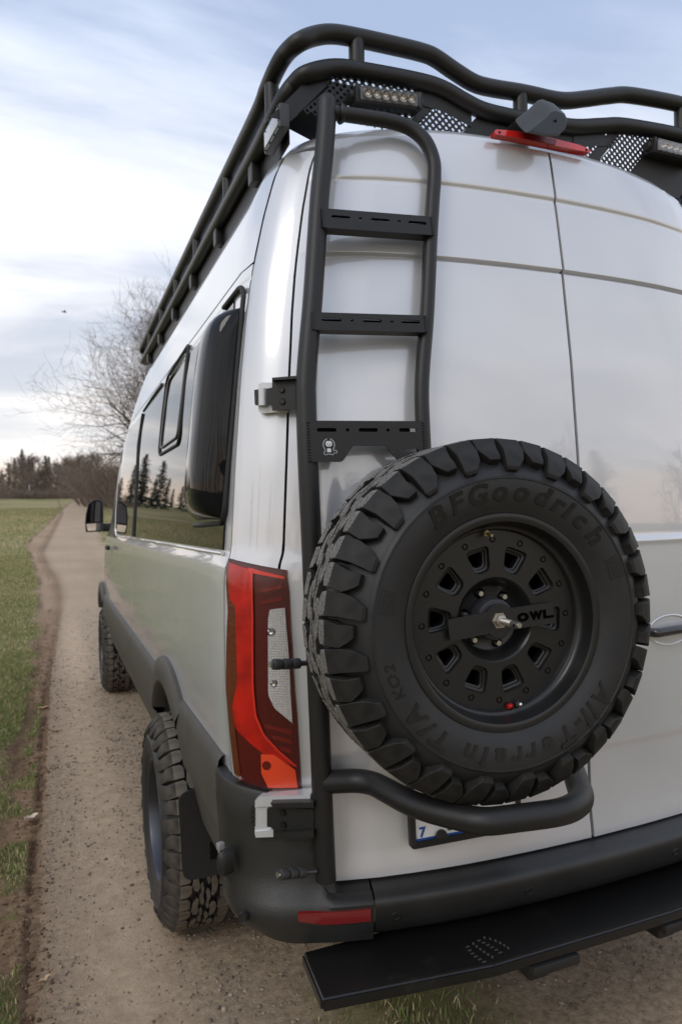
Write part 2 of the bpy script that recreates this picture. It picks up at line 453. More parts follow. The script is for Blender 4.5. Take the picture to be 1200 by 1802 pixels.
# side panels with a shallow pressing line under the roof seam and a ledge at the window line
def side_disp(x, z):
    d = -.0035 * math.exp(-((z - 2.222) / .006) ** 2)
    return d
YS = lambda y: (lambda z: u_of_y(y, z))
zs_side = np.unique(np.round(np.concatenate([np.linspace(0, 1, 46), (np.linspace(1.40, 1.50, 16) - .90) / 1.362, (np.linspace(2.20, 2.24, 12) - .90) / 1.362]), 5))
YD = lambda z: u_of_y(tz(z) * .55 + .235, z)
for s in (1, -1):
    pobj('side_panel', patch(lambda z, s=s: s * YD(z), lambda z, s=s: s * u_of_y(2.6085, z), .90, 2.262, 30, 0, 0, side_disp, .015, zs=zs_side), PAINT, van, 50)
    pobj('side_panel', patch(lambda z, s=s: s * u_of_y(2.6145, z), lambda z, s=s: s * u_of_y(3.875, z), .90, 2.262, 14, 0, 0, side_disp, .015, zs=zs_side), PAINT, van, 50)
    pobj('cab_door', patch(lambda z, s=s: s * u_of_y(3.882, z), lambda z, s=s: s * u_of_y(min(4.86, fz(z) - .03), z), .90, 2.262, 16, 46, 0, None, .015), PAINT, van, 50)
    pobj('front_wing', patch(lambda z, s=s: s * u_of_y(min(4.866, fz(z) - .02), z), lambda z, s=s: s * u_of_y(fz(z) - .0005, z), .55, 1.60, 30, 30, 0, None, .0), PAINT, van, 50)
# roof: side runs and rear header in one shell
rz = np.concatenate([np.linspace(0, .70, 22), 1 - np.geomspace(.28, .002, 16), [1.0]])
R_ = MB()
for s in (1, -1):
    R_.add(*patch(lambda z, s=s: s * YD(z), lambda z, s=s: s * u_of_y(fz(z) - .0005, z), 2.2685, 2.745, 46, 0, 0, None, 0, zs=rz))
hz = np.concatenate([np.linspace(0, .35, 6), 1 - np.geomspace(.6, .002, 16), [1.0]])
for s in (1, -1):
    R_.add(*patch(0.0, lambda z, s=s: s * YD(z), lambda t: 2.6485 - .032 * min(1, t / .8) ** 2 - .035 * max(0, t - .82) / .18, 2.745, 30, 0, 0, None, 0.02, zs=hz))
roof = R_.build('roof', PAINT, van, 50)
# dark inner shell behind every panel gap
S_ = MB()
for s in (1, -1):
    S_.add(*patch(0.0, lambda z, s=s: s * u_of_y(fz(z) - .05, z), .60, 2.62, 60, 30, -.022, None, 0))
S_.build('inner_shell', INNER, van)
U_ = MB(); U_.box((0, 3.2, .585), (1.62, 6.0, .05)); U_.box((0, .55, .50), (1.3, .5, .12)); U_.tube([(-.62, 1.265, .42), (.62, 1.265, .42)], .06, 12)
U_.tube([(-.45, .2, .52), (-.45, 5.2, .50)], .05, 8); U_.tube([(.45, .2, .52), (.45, 5.2, .50)], .05, 8)
U_.build('underbody', INNER, van)

# ---- windows
pane_r = pobj('side_window', ruled([(255.5, 726), (247.5, 783), (243, 860), (238.6, 945)], [(414, 524), (411.5, 600), (408, 700), (404, 800), (399, 880), (394, 968)], 30, 22, .004, .008), GLASS, van)
pane_f = pobj('side_window', ruled([(228, 757), (219, 778), (213, 840), (208, 900), (206.2, 940)], [(251.5, 731), (244.5, 783), (240.5, 860), (235.8, 943.5)], 26, 8, .004, .008), GLASS, van)
tag(pane_r, 'long dark rear side window with a framed opening sash')
def on_side(px, py, off):
    u, z, p = hit(px, py); return body(u, z) + bnormal(u, z) * off
# painted sill ledge and pillar edge that catch the light round the glass
led = MB()
led.tube([on_side(*p, .004) for p in ((394, 974.5), (360, 969), (320, 962), (280, 955), (240, 948.5), (206.5, 943.6), (205, 935), (206, 900), (211, 840), (217, 778))], .0055, 8)
led.build('window_ledge', CHROME if False else PAINT, pane_r)
sp = MB(); sp.tube([on_side(*p, .006) for p in ((254, 728), (246, 783), (242, 860), (237.2, 945))], .009, 8)
sp.build('window_divider', SEAL, pane_r)
tp = MB(); tp.tube([on_side(*p, .004) for p in ((254.5, 724), (270, 700), (287, 676.5))], .007, 8); tp.build('window_top_line', SEAL, pane_r)  # dark line along the front part of the window's top edge
# opening sash
def ring_path(cs, r, off):
    P4 = [hit(*p)[:2] for p in cs]; P4 = [np.array([a, b, 0]) for a, b in P4]
    loop = fillet([(P4[0] + P4[-1]) / 2] + P4 + [(P4[0] + P4[-1]) / 2], r, 6)
    return [body(q[0], q[1]) + bnormal(q[0], q[1]) * off for q in loop]
sash = MB(); sash.tube(ring_path([(297.5, 664), (337, 604), (318, 781), (282.5, 802)], .05, .006), .0065, 8, cap=False); sash.build('window_sash', SEAL, pane_r)
sash2 = MB(); sash2.tube(ring_path([(299.5, 672), (333.5, 620), (316, 768), (285.5, 790)], .045, .008), .004, 8, cap=False); sash2.build('sash_bead', mat('grey_bead', (.16, .16, .16), .35), pane_r)
# bulged sleeping flare over the rear end of the window
na, nb = 26, 34; FV = []; FF = []
for i in range(na):
    a = i / (na - 1); a = .5 - .5 * math.cos(math.pi * a) if 0 < i < na - 1 else a
    for j in range(nb):
        b = j / (nb - 1); b = .5 - .5 * math.cos(math.pi * b)
        z = 1.565 + .575 * b; y = .288 + (.40 - .03 * b) * a - .015 * b
        h_ = .092 * max(0, 1 - abs(2 * a - 1) ** 5) ** .5 * (1 - .55 * a * a) * max(0, 1 - abs(2 * b - 1) ** 9) ** .5 * (1 - .12 * b)
        u = u_of_y(y, z); FV.append(body(u, z) + bnormal(u, z) * (.006 + h_))
for i in range(na - 1):
    for j in range(nb - 1): FF.append((i * nb + j, (i + 1) * nb + j, (i + 1) * nb + j + 1, i * nb + j + 1))
flare = pobj('window_flare', (FV, FF), GLOSS, van, 60)
fs = MB(); fs.tube([body(u_of_y(y, z), z) + bnormal(u_of_y(y, z), z) * .008 for y, z in fillet([np.array([.35, 2.215, 0]), np.array([.274, 2.215, 0]), np.array([.284, 1.555, 0]), np.array([.6, 1.55, 0])], .05, 6) for y, z in [(y, z)]] if False else
        [body(u_of_y(q[0], q[1]), q[1]) + bnormal(u_of_y(q[0], q[1]), q[1]) * .008 for q in fillet([np.array([.50, 2.205, 0]), np.array([.268, 2.205, 0]), np.array([.281, 1.556, 0]), np.array([.70, 1.548, 0])], .05, 6)], .007, 8)
fs.build('flare_seal', SEAL, flare)
# cab side glass, rough black standing in for its dark reflection of trees
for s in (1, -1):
    pobj('cab_window', patch(lambda z, s=s: s * u_of_y(3.925, z), lambda z, s=s: s * u_of_y(min(4.95, fz(z) - .12), z), 1.46, 2.12, 14, 18, .006, None, .008), mat('cab_glass_dark_reflection', (.004, .004, .005), .28), van)
pobj('windscreen', patch(lambda z: u_of_y(fz(z) - .28, z), lambda z: u_of_y(fz(z) - .001, z), 1.52, 2.36, 12, 18, .006, None, 0), GLASS, van)
h_ = MB(); u, z, p = hit(197, 963.5); h_.box(body(u, z) + bnormal(u, z) * .03, (.03, .17, .035), None, .012); h_.build('cab_door_handle', BLACK, van)

# ---- side cladding
def clad(y0f, y1f, sec, nyy, s):
    V = []; F = []; ns = len(sec)
    for i in range(nyy):
        a = i / (nyy - 1)
        for off, z in sec:
            y = y0f(z) * (1 - a) + y1f(z) * a; p = body(u_of_y(y, max(z, .70)), max(z, .70))
            V.append(np.array([s * (-p[0] + off) * -1 if s > 0 else (-p[0] + off), y, z]))
    for i in range(nyy - 1):
        for j in range(ns - 1): F.append((i * ns + j, (i + 1) * ns + j, (i + 1) * ns + j + 1, i * ns + j + 1))
    return V, F
SEC = [(-.01, .934), (.006, .932), (.016, .922), (.024, .895), (.030, .84), (.030, .78), (.028, .735), (.024, .722), (.014, .712), (.008, .70), (-.002, .63), (-.016, .56), (-.024, .545), (-.05, .54)]
rr_ = lambda z, c, r, sg: c + sg * math.sqrt(max(.0004, r * r - (z - .42) ** 2))
for s in (1, -1):
    SECR = [(o_, z if z < .80 else .80 + (z - .80) * 1.0) for o_, z in SEC]
    c_ = MB().add(*clad(lambda z: .285, lambda z: rr_(z, AX_R, .515, -1), SECR, 18, s)); c_.build('rear_cladding', TRIM, van)
    c_ = MB().add(*clad(lambda z: rr_(z, AX_R, .515, 1), lambda z: 2.6085, SEC, 12, s)); c_.build('sill_cladding', TRIM, van)
    c_ = MB().add(*clad(lambda z: 2.6145, lambda z: rr_(z, AX_F, .53, -1), SEC, 16, s)); c_.build('sill_cladding', TRIM, van)
    for ay in (AX_R, AX_F):
        V = []; F = []; prof = [(.47, -.10), (.492, -.01), (.497, .022), (.508, .034), (.55, .036), (.592, .026), (.604, .014), (.606, -.006)]; na = 40
        for i in range(na):
            t = math.radians(40 + (127 - 40) * i / (na - 1))
            for r, o_ in prof:
                z = .42 + r * math.sin(t); y = ay + r * math.cos(t); V.append(np.array([-s * (wz(max(z, .70)) + o_), y, z]))
        k = len(prof)
        for i in range(na - 1):
            for j in range(k - 1): F.append((i * k + j, (i + 1) * k + j, (i + 1) * k + j + 1, i * k + j + 1))
        MB().add(V, F).build('wheel_arch_flare', TRIM, van, 40)
        w_ = MB().lathe([(.475, 0), (.475, .48)], (-s * .93, ay, .42), (s, 0, 0), (0, 1, 0), 40, 0 if s > 0 else math.pi, math.pi if s > 0 else 2 * math.pi); w_.lathe([(.475, .48), (.01, .48)], (-s * .93, ay, .42), (s, 0, 0), (0, 1, 0), 40, 0 if s > 0 else math.pi, math.pi if s > 0 else 2 * math.pi)
        w_.build('wheel_well', INNER, van)
# mud flap behind the rear wheel
for s in (1, -1):
    poly = fillet([np.array([-s * .88, .80, .66]), np.array([-s * 1.030, .80, .66]), np.array([-s * 1.022, .79, .365]), np.array([-s * .74, .79, .365]), np.array([-s * .74, .80, .66]), np.array([-s * .88, .80, .66])], .04, 5)
    MB().prism(poly, (0, -1, 0), .008).build('mud_flap', BLACK, van)

# ---- rear bumper
BP = [(-.03, .640), (.000, .634), (.030, .630), (.052, .626), (.063, .620), (.068, .611), (.068, .600), (.064, .580), (.057, .555), (.046, .532), (.030, .518), (.0, .508), (-.05, .50)]
def bump_pt(u, d, z):
    zb_ = min(max(z, .66), .95); p = body(u, zb_); n = bnormal(u, zb_); n = nrm([n[0], n[1], 0]); q = p + n * d; return np.array([q[0], q[1], z])
def strip(u0, u1, nuu, prof):
    V = []; F = []; k = len(prof(0))
    for i in range(nuu):
        u = u0 + (u1 - u0) * i / (nuu - 1)
        for d, z in prof(u): V.append(bump_pt(u, d, z))
    for i in range(nuu - 1):
        for j in range(k - 1): F.append((i * k + j, (i + 1) * k + j, (i + 1) * k + j + 1, i * k + j + 1))
    return V, F
UB = u_of_x(.665, .66)
bumper = MB().add(*strip(-UB, UB, 60, lambda u: BP)).build('rear_bumper', BUMPER, van)
UE = u_of_y(.283, .7); UGB = u_of_x(.868 * wz(.7), .7)
def corner_prof(u):
    t = np.clip((abs(u) - UGB) / (UE - UGB), 0, 1); zt = .637 + sstep(-.35, -.08, (abs(u) - UGB) / .3) * (.235 + .035 * t)
    k = sstep(0, .25, (zt - .637)); a = .024 * k
    fd = 1 - .55 * sstep(.15, 1, t)
    lo = .050 * sstep(0, 1, t)          # the lower edge lifts towards the wheel
    return [(-.03 + .02 * k, zt), (.0 + a, zt - .004), (.004 + a + .02 * (1 - k), zt - .012 - .002), (.030 * k + .035 * (1 - k), max(.628, zt - .09)), (.032 * k + .048 * (1 - k), .624 + .05 * k), (.042 * k + .060 * (1 - k), .620 + .020 * k),
            ((.058 * k + .068 * (1 - k)) * fd, .610 + .004 * k), (.067 * fd, .592), (.064 * fd, .564), (.056 * fd, .537 + lo * .4), (.050 * fd - .010 * t, .515 + lo), (.015, .507 + lo), (-.06, .502 + lo)]
for s in (1, -1):
    b_ = MB().add(*strip(s * (UB + .004), s * UE, 44, corner_prof)).build('bumper_corner', BUMPER, van)
    rf = MB(); k = 10; pr = []
    V = []; F = []
    u0_, u1_ = UB + .012, UB + .185
    for i in range(k):
        u = s * (u0_ + (u1_ - u0_) * i / (k - 1)); e = .4 + .6 * min(1, (k - 1 - i) / 3)
        for d, zz in ((.055, .604), (.0705, .600), (.0710, .586), (.0695, .586 - .016 * e), (.050, .586 - .020 * e)): V.append(bump_pt(u, d, zz))
    for i in range(k - 1):
        for j in range(4): F.append((i * 5 + j, (i + 1) * 5 + j, (i + 1) * 5 + j + 1, i * 5 + j + 1))
    F += [(0, 1, 2, 3, 4), tuple((k - 1) * 5 + j for j in range(5))]
    rf.add(V, F).build('bumper_reflector', mat('red_reflector', (.16, .008, .008), .22, coat=.6), b_)
# parking sensors
for px, py in ((694, 1601), (926, 1556), (1183, 1490)):
    d = ray(px, py); best = None
    for u in np.linspace(-UB, UB, 200):
        q = bump_pt(u, .062, .572); e = nrm(q - CAM); 
        if best is None or np.dot(e, d) > best[0]: best = (np.dot(e, d), u)
    u = best[1]; p = bump_pt(u, .0615, .572); n = bnormal(u, .66); n = nrm([n[0], n[1], -.28]); F3 = frame(n)
    s_ = MB().lathe([(.0, .002), (.008, .002), (.0085, .0035), (.0115, .0035), (.0122, .001), (.0122, -.01)], p, n, F3[:, 0], 20); s_.build('parking_sensor', BLACK, bumper)
p = bump_pt(UE - .10, .040, .60); n = nrm([-1, -.25, 0]); s_ = MB().lathe([(.0, .002), (.008, .002), (.0085, .0035), (.0115, .0035), (.0122, .001), (.0122, -.01)], on_side(457, 1583, .075), nrm([-.75, -.65, 0]), (0, 0, 1), 20); s_.build('parking_sensor', BLACK, van)

# ---- step plate under the bumper
st_o = [(-.853, .060), (-.869, -.120), (-.452, -.176), (-.10, -.180), (.10, -.180), (.452, -.176), (.869, -.120), (.853, .060)]
bm = bmesh.new(); vs = [bm.verts.new((x, y, .5)) for x, y in st_o]; f = bm.faces.new(vs); r = bmesh.ops.extrude_face_region(bm, geom=[f])
for v in r['geom']:
    if isinstance(v, bmesh.types.BMVert): v.co.z -= .034
bmesh.ops.recalc_face_normals(bm, faces=bm.faces[:]); bmesh.ops.bevel(bm, geom=bm.edges[:], offset=.007, segments=3, affect='EDGES')
me = bpy.data.meshes.new('rear_step'); bm.to_mesh(me); bm.free(); me.shade_smooth(); me.set_sharp_from_angle(angle=math.radians(30))
STEPM = bpy.data.materials.new('step_powder_coat'); STEPM.use_nodes = True
me.materials.append(STEPM); step = bpy.data.objects.new('rear_step', me); link(step, van); step.matrix_parent_inverse = Matrix.Translation(-van.location)
t = STEPM.node_tree; b = t.nodes['Principled BSDF']; b.inputs['Roughness'].default_value = .34
co = t.nodes.new('ShaderNodeTexCoord'); nz_ = t.nodes.new('ShaderNodeTexNoise'); nz_.inputs['Scale'].default_value = 7; nz_.inputs['Detail'].default_value = 9; nz_.inputs['Roughness'].default_value = .7
t.links.new(co.outputs['Object'], nz_.inputs['Vector'])
rp = t.nodes.new('ShaderNodeValToRGB'); rp.color_ramp.elements[0].position = .58; rp.color_ramp.elements[1].position = .92
rp.color_ramp.elements[0].color = (.006, .006, .006, 1); rp.color_ramp.elements[1].color = (.040, .036, .031, 1)
t.links.new(nz_.outputs[0], rp.inputs[0]); t.links.new(rp.outputs[0], b.inputs['Base Color'])
b2 = t.nodes.new('ShaderNodeBump'); b2.inputs['Strength'].default_value = .25; b2.inputs['Distance'].default_value = .0006; n2 = t.nodes.new('ShaderNodeTexNoise'); n2.inputs['Scale'].default_value = 700
t.links.new(co.outputs['Object'], n2.inputs['Vector']); t.links.new(n2.outputs[0], b2.inputs['Height']); t.links.new(b2.outputs[0], b.inputs['Normal'])
for x in (-.30, .12, .45):
    MB().box((x, -.04, .44), (.06, .20, .075), None, .008).box((x + .02, -.16, .455), (.14, .05, .025), None, .006).build('step_bracket', BLACK, step)

# dusty boot prints on the step
BOOT = mat('dust_print', (.050, .045, .037), .95)
for (px, py, rz) in ((855, 1669, .25),):
    c0 = at(px, py, z=.5003); bp_ = MB(); Rb = random.Random(int(px))
    for i in range(6):
        for j in range(4):
            if Rb.random() < (.12 if px == 855 else .45): continue
            w_ = .055 * math.sqrt(max(0, 1 - ((i - 1.2) / 5.2) ** 2)); x = (j - 1.5) / 3 * w_ * 1.6; y = (i - 2.5) * .013; a = rz + (.5 if j % 2 else -.5)
            q = [(-.0055, -.0028), (.0055, -.0022), (.0050, .0030), (-.0045, .0026)]; V = []
            for dx, dy in q:
                X_ = x + dx * math.cos(a) - dy * math.sin(a); Y_ = y + dx * math.sin(a) + dy * math.cos(a); V.append((c0[0] + X_ * math.cos(rz) - Y_ * math.sin(rz), c0[1] + X_ * math.sin(rz) + Y_ * math.cos(rz), .5004))
            bp_.add(V, [(0, 1, 2, 3)])
    o = bp_.build('boot_print', BOOT, step); o['kind'] = 'stuff'
# ================================================================== small van parts
def px_poly(pts, p0, n): return [at_plane(a, b, p0, n) for a, b in pts]
# ---- tail lamp (left side in view, mirrored copy on the right)
T5 = lambda L_: [(380 + x / 3.6045, 950 + y / 3.6045) for x, y in L_]
CLEAR = bpy.data.materials.new('clear_lamp_cover'); CLEAR.use_nodes = True
t = CLEAR.node_tree; t.nodes.remove(t.nodes['Principled BSDF']); o_ = t.nodes['Material Output']
a_ = t.nodes.new('ShaderNodeBsdfTransparent'); g_ = t.nodes.new('ShaderNodeBsdfGlossy'); g_.inputs['Roughness'].default_value = .02
fr = t.nodes.new('ShaderNodeFresnel'); fr.inputs['IOR'].default_value = 1.30; mx = t.nodes.new('ShaderNodeMixShader')
a_.inputs[0].default_value = (.98, .97, .97, 1)
t.links.new(fr.outputs[0], mx.inputs[0]); t.links.new(a_.outputs[0], mx.inputs[1]); t.links.new(g_.outputs[0], mx.inputs[2]); t.links.new(mx.outputs[0], o_.inputs[0])
def lampmat(name, c, rough=.3, bump=None, metal=0.0):
    return mat(name, c, rough, metal, coat=.3, bump=bump)
LB = T5([(92, 118), (86, 450), (77, 700), (77, 950), (102, 1250), (123, 1478), (205, 1568)]); RB = T5([(455, 192), (468, 330), (488, 700), (517, 1100), (541, 1500), (546, 1600)])
base = pobj('tail_lamp', ruled(LB, RB, 40, 12, .004, .02), lampmat('lamp_housing_maroon', (.095, .0012, .003), .30), van, 50)
tag(base, 'tall red tail lamp with a clear reversing light window')
pobj('brown_reflection_strip', ruled(T5([(93, 130), (87, 450), (78, 700), (78, 950), (103, 1245), (126, 1475), (150, 1500)]), T5([(106, 150), (106, 380), (138, 430), (148, 900), (120, 1060), (132, 1200), (165, 1480)]), 40, 6, .0065, .004), lampmat('lamp_brown_reflection', (.135, .028, .008), .25, (60, .5, .004)), base)  # amber-brown reflection along the lamp's left edge, put in as colour
REDL = bpy.data.materials.new('lamp_red_band'); REDL.use_nodes = True
pobj('light_band', ruled(T5([(106, 150), (106, 380), (140, 420), (150, 900), (122, 1060), (140, 1190), (290, 1335), (470, 1415)]), T5([(238, 192), (240, 500), (240, 900), (258, 1110), (310, 1235), (400, 1335), (470, 1395), (512, 1432)]), 48, 10, .010, .007), REDL, base)
t = REDL.node_tree; b = t.nodes['Principled BSDF']; b.inputs['Roughness'].default_value = .25; b.inputs['Coat Weight'].default_value = .4
nz_ = t.nodes.new('ShaderNodeTexNoise'); nz_.inputs['Scale'].default_value = 16; nz_.inputs['Detail'].default_value = 5; co = t.nodes.new('ShaderNodeTexCoord'); t.links.new(co.outputs['Object'], nz_.inputs['Vector'])
rp = t.nodes.new('ShaderNodeValToRGB'); rp.color_ramp.elements[0].position = .3; rp.color_ramp.elements[1].position = .75; rp.color_ramp.elements[0].color = (.36, .003, .003, 1); rp.color_ramp.elements[1].color = (.72, .014, .007, 1)
t.links.new(nz_.outputs[0], rp.inputs[0]); t.links.new(rp.outputs[0], b.inputs['Base Color'])
pobj('light_bar', ruled(T5([(215, 178), (222, 208)]), T5([(436, 232), (436, 248)]), 4, 10, .011, .006), lampmat('lamp_bright_red', (.80, .040, .02), .25), base)
pobj('light_edge', ruled(T5([(236, 192), (238, 500), (238, 900), (256, 1110), (308, 1235), (398, 1335), (468, 1395), (508, 1430)]), T5([(245, 196), (247, 500), (248, 900), (266, 1106), (317, 1229), (406, 1328), (475, 1388), (514, 1424)]), 48, 4, .0125, .006), mat('lamp_bright_red', (.80, .040, .02)), base)
for y0 in (285, 360):
    pobj('inner_rib', ruled(T5([(285, y0 + 30), (300, y0 + 48)]), T5([(420, y0), (425, y0 + 22)]), 4, 8, .008, .004), lampmat('lamp_mid_red', (.20, .008, .008), .25), base)
for k in range(3):
    pobj('inner_rib', ruled(T5([(310 + k * 45, 1165 + k * 70), (320 + k * 45, 1190 + k * 70)]), T5([(480, 1200 + k * 60), (490, 1232 + k * 60)]), 4, 8, .007, .003), lampmat('lamp_mid_red', (.20, .008, .008), .25), base)
REV = mat('reversing_lens', (.88, .88, .86), .16, .10, coat=.8)
t = REV.node_tree; b = t.nodes['Principled BSDF']; co = t.nodes.new('ShaderNodeTexCoord'); w1 = t.nodes.new('ShaderNodeTexWave'); w1.wave_type = 'BANDS'; w1.bands_direction = 'Z'; w1.inputs['Scale'].default_value = 75; w1.inputs['Distortion'].default_value = .6
w2 = t.nodes.new('ShaderNodeTexWave'); w2.bands_direction = 'X'; w2.inputs['Scale'].default_value = 55; ad = t.nodes.new('ShaderNodeMath'); bq = t.nodes.new('ShaderNodeBump'); bq.inputs['Strength'].default_value = .9; bq.inputs['Distance'].default_value = .0016
for w_ in (w1, w2): t.links.new(co.outputs['Object'], w_.inputs['Vector'])
t.links.new(w1.outputs['Fac'], ad.inputs[0]); t.links.new(w2.outputs['Fac'], ad.inputs[1]); t.links.new(ad.outputs[0], bq.inputs['Height']); t.links.new(bq.outputs[0], b.inputs['Normal'])
rev = pobj('reversing_window', ruled(T5([(346, 440), (336, 500), (338, 980), (376, 1062), (484, 1152)]), T5([(440, 428), (447, 520), (464, 720), (474, 900), (487, 1160)]), 36, 10, .011, .006), REV, base)
for (x, y, r) in ((355, 580, .011), (372, 905, .010)):
    u, z, p = hit(*T5([(x, y)])[0]); n = bnormal(u, z); MB().lathe([(.0, .003), (r * .5, .004), (r, .0), (r * 1.15, -.004)], body(u, z) + n * .012, n, frame(n)[:, 0], 20).build('bulb', CHROME, rev)
turn = pobj('turn_window', ruled(T5([(294, 1352), (297, 1470), (338, 1562)]), T5([(372, 1354), (505, 1450), (521, 1562)]), 16, 12, .011, .006), mat('lamp_bright_orange_red', (.95, .085, .022), .25, coat=.4, bump=(260, .7, .002)), base)
u, z, p = hit(*T5([(330, 1420)])[0]); n = bnormal(u, z); MB().lathe([(.0, .001), (.007, .001), (.009, .003), (.0105, .003), (.011, -.003)], body(u, z) + n * .0125, n, frame(n)[:, 0], 20).build('bulb', mat('lamp_dark_bulb', (.14, .012, .008), .3), turn)
pobj('clear_cover', ruled(LB, RB, 40, 14, .0165, .015, .006), CLEAR, base)
# right-hand lamp: mirrored copy
for o in [base] + list(base.children):
    c = o.copy(); c.data = o.data.copy(); c.data.transform(Matrix.Diagonal((-1, 1, 1, 1))); c.data.flip_normals(); link(c)
    if o is base: base_r = c; c.parent = van; c.matrix_parent_inverse = Matrix.Translation(-van.location)
    else: c.parent = base_r

# ---- hinges
def bolt(p, n, r=.007, parent=None, hgt=.006, mt=None):
    F3 = frame(n); b_ = MB(); b_.lathe([(0, hgt * .5), (r * .35, hgt * .5), (r * .40, hgt), (r * .8, hgt), (r, hgt * .6), (r, 0), (r * 1.5, 0), (r * 1.6, -.002)], p, n, F3[:, 0], 6 * 3); return b_.build('bolt', mt or mat('black_bolt', (.05, .05, .05), .3, .8), parent)
HN = nrm([-.50, -.866, 0])
q0 = body(*hit(500, 700)[:2]) + HN * .034
hu = MB(); hu.prism(px_poly([(455, 676), (461, 673), (505, 674), (505, 724), (463, 727), (455, 724)], q0 - HN * .012, HN), HN, .03)
hinge_u = hu.build('door_hinge', mat('hinge_silver', (.55, .56, .57), .35, .3, coat=.5), van)
hb_ = MB(); hb_.cyl(at_plane(462, 684, q0, HN), at_plane(462.5, 714, q0, HN), .011, seg=16); hb_.build('hinge_barrel', mat('hinge_silver', (.55, .56, .57)), hinge_u)
MB().prism(px_poly([(447.5, 686), (456, 685), (456.5, 713), (448.5, 712)], q0 + HN * .004, HN), HN, .012).build('hinge_stop', BLACK, hinge_u)
br = MB().prism(px_poly([(479, 668), (500, 664), (524, 664), (524, 716), (517, 720), (479, 722), (479, 713), (469, 712), (469, 684), (479, 682)], q0 + HN * .013, HN), HN, .008)
br.prism(px_poly([(479, 664.5), (524, 661), (524, 666), (479, 669)], q0 + HN * .030, HN), HN, .03); brk = br.build('hinge_bracket', POWDER, hinge_u)
for p in ((496.7, 686.7), (497.7, 707.3)): bolt(at_plane(*p, q0 + HN * .013, HN), HN, .0062, hinge_u)
q1 = body(*hit(505, 1405)[:2]); q1 = np.array([q1[0], q1[1], 0]) + HN * .050
hl = MB(); hl.prism(px_poly([(449, 1409), (458, 1402), (500, 1400), (546, 1399), (546, 1408), (480, 1419), (449, 1420)], q1, HN), HN, .045)
hl.prism(px_poly([(448.5, 1418), (478, 1417), (478, 1466), (448.5, 1468)], q1 - HN * .006, HN), HN, .03)
hl.prism(px_poly([(448, 1464), (481, 1460), (481, 1473), (450, 1474)], q1, HN), HN, .04)
hinge_l = hl.build('door_hinge', mat('hinge_silver', (.55, .56, .57)), van)
br = MB().prism(px_poly([(480, 1420), (552, 1424), (552, 1470), (484, 1470), (480, 1456), (470, 1455), (470, 1424)], q1 + HN * .006, HN), HN, .008)
br.prism(px_poly([(484, 1466), (552, 1462), (552, 1474), (484, 1476)], q1 + HN * .024, HN), HN, .03)
br.prism(px_poly([(476, 1414), (552, 1412), (552, 1422), (480, 1421)], q1 + HN * .024, HN), HN, .03); br.build('hinge_bracket', POWDER, hinge_l)
for p in ((498.5, 1430), (499.5, 1451.5)): bolt(at_plane(*p, q1 + HN * .006, HN), HN, .0058, hinge_l)
sp_ = MB()
for k in range(4): sp_.prism(px_poly([(449, 1421 + k * 8.5), (441, 1423 + k * 8.5), (439.5, 1427 + k * 8.5), (449, 1429 + k * 8.5)], q1 - HN * .004, HN), HN, .016)
sp_.build('hinge_stop', BLACK, hinge_l)

# ---- number plate with frame on the left door
PN = nrm([-.06, -.995, .05]); p0 = np.array([-.45, .006, .78])
pc = [at_plane(709, 1428, p0, PN), at_plane(722.5, 1495, p0, PN)]
F3 = frame(PN); org = pc[1]
W_, H_ = .325, .172
def pl(x, y): return org + F3[:, 0] * x + F3[:, 1] * y
fo = fillet([pl(W_ / 2, 0), pl(W_, 0), pl(W_, H_), pl(0, H_), pl(0, 0), pl(W_ / 2, 0)], .012, 4)[:-1]; fi = fillet([pl(W_ / 2, .018), pl(W_ - .014, .018), pl(W_ - .014, H_ - .014), pl(.014, H_ - .014), pl(.014, .018), pl(W_ / 2, .018)], .005, 4)[:-1]
k = len(fo); V = [q + PN * .004 for q in fo] + [q + PN * .007 for q in fi] + [q - PN * .012 for q in fo] + [q - PN * .003 for q in fi]
F = [(i, (i + 1) % k, k + (i + 1) % k, k + i) for i in range(k)] + [(i, 2 * k + i, 2 * k + (i + 1) % k, (i + 1) % k) for i in range(k)] + [(k + i, k + (i + 1) % k, 3 * k + (i + 1) % k, 3 * k + i) for i in range(k)]
plate = MB().add([pl(.006, .006), pl(W_ - .006, .006), pl(W_ - .006, H_ - .006), pl(.006, H_ - .006)], [(0, 1, 2, 3)]).build('number_plate', WHITEP, van)
MB().add(V, F).build('plate_frame', BLACK, plate)
def ptext(txt, x, y, size, mt, bold=0.0):
    v, f = textmesh(txt, size, .0012, bold); MB().add([pl(x, y) + F3[:, 0] * a + F3[:, 1] * b + PN * (c + .0016) for a, b, c in v], f).build('plate_character', mt, plate)
GRN = mat('plate_green', (.012, .085, .030), .4); BLU = mat('plate_blue', (.015, .08, .35), .4)
ptext('7', .034, .037, .034, BLU, .0012); ptext('C', .048, .090, .085, GRN, .003); ptext('o', .112, .040, .030, GRN, .001)
MB().add([pl(.014, .018), pl(W_ - .014, .018), pl(W_ - .014, .0235), pl(.014, .0235)], [(0, 1, 2, 3)]).build('plate_band', BLU, plate).location.y -= .0015
MB().prism([pl(.085 + .017 * math.cos(a), .018 + .020 * math.sin(a)) + PN * .0075 for a in np.linspace(0, math.pi, 14)], PN, .004).build('plate_clip', BLACK, plate)

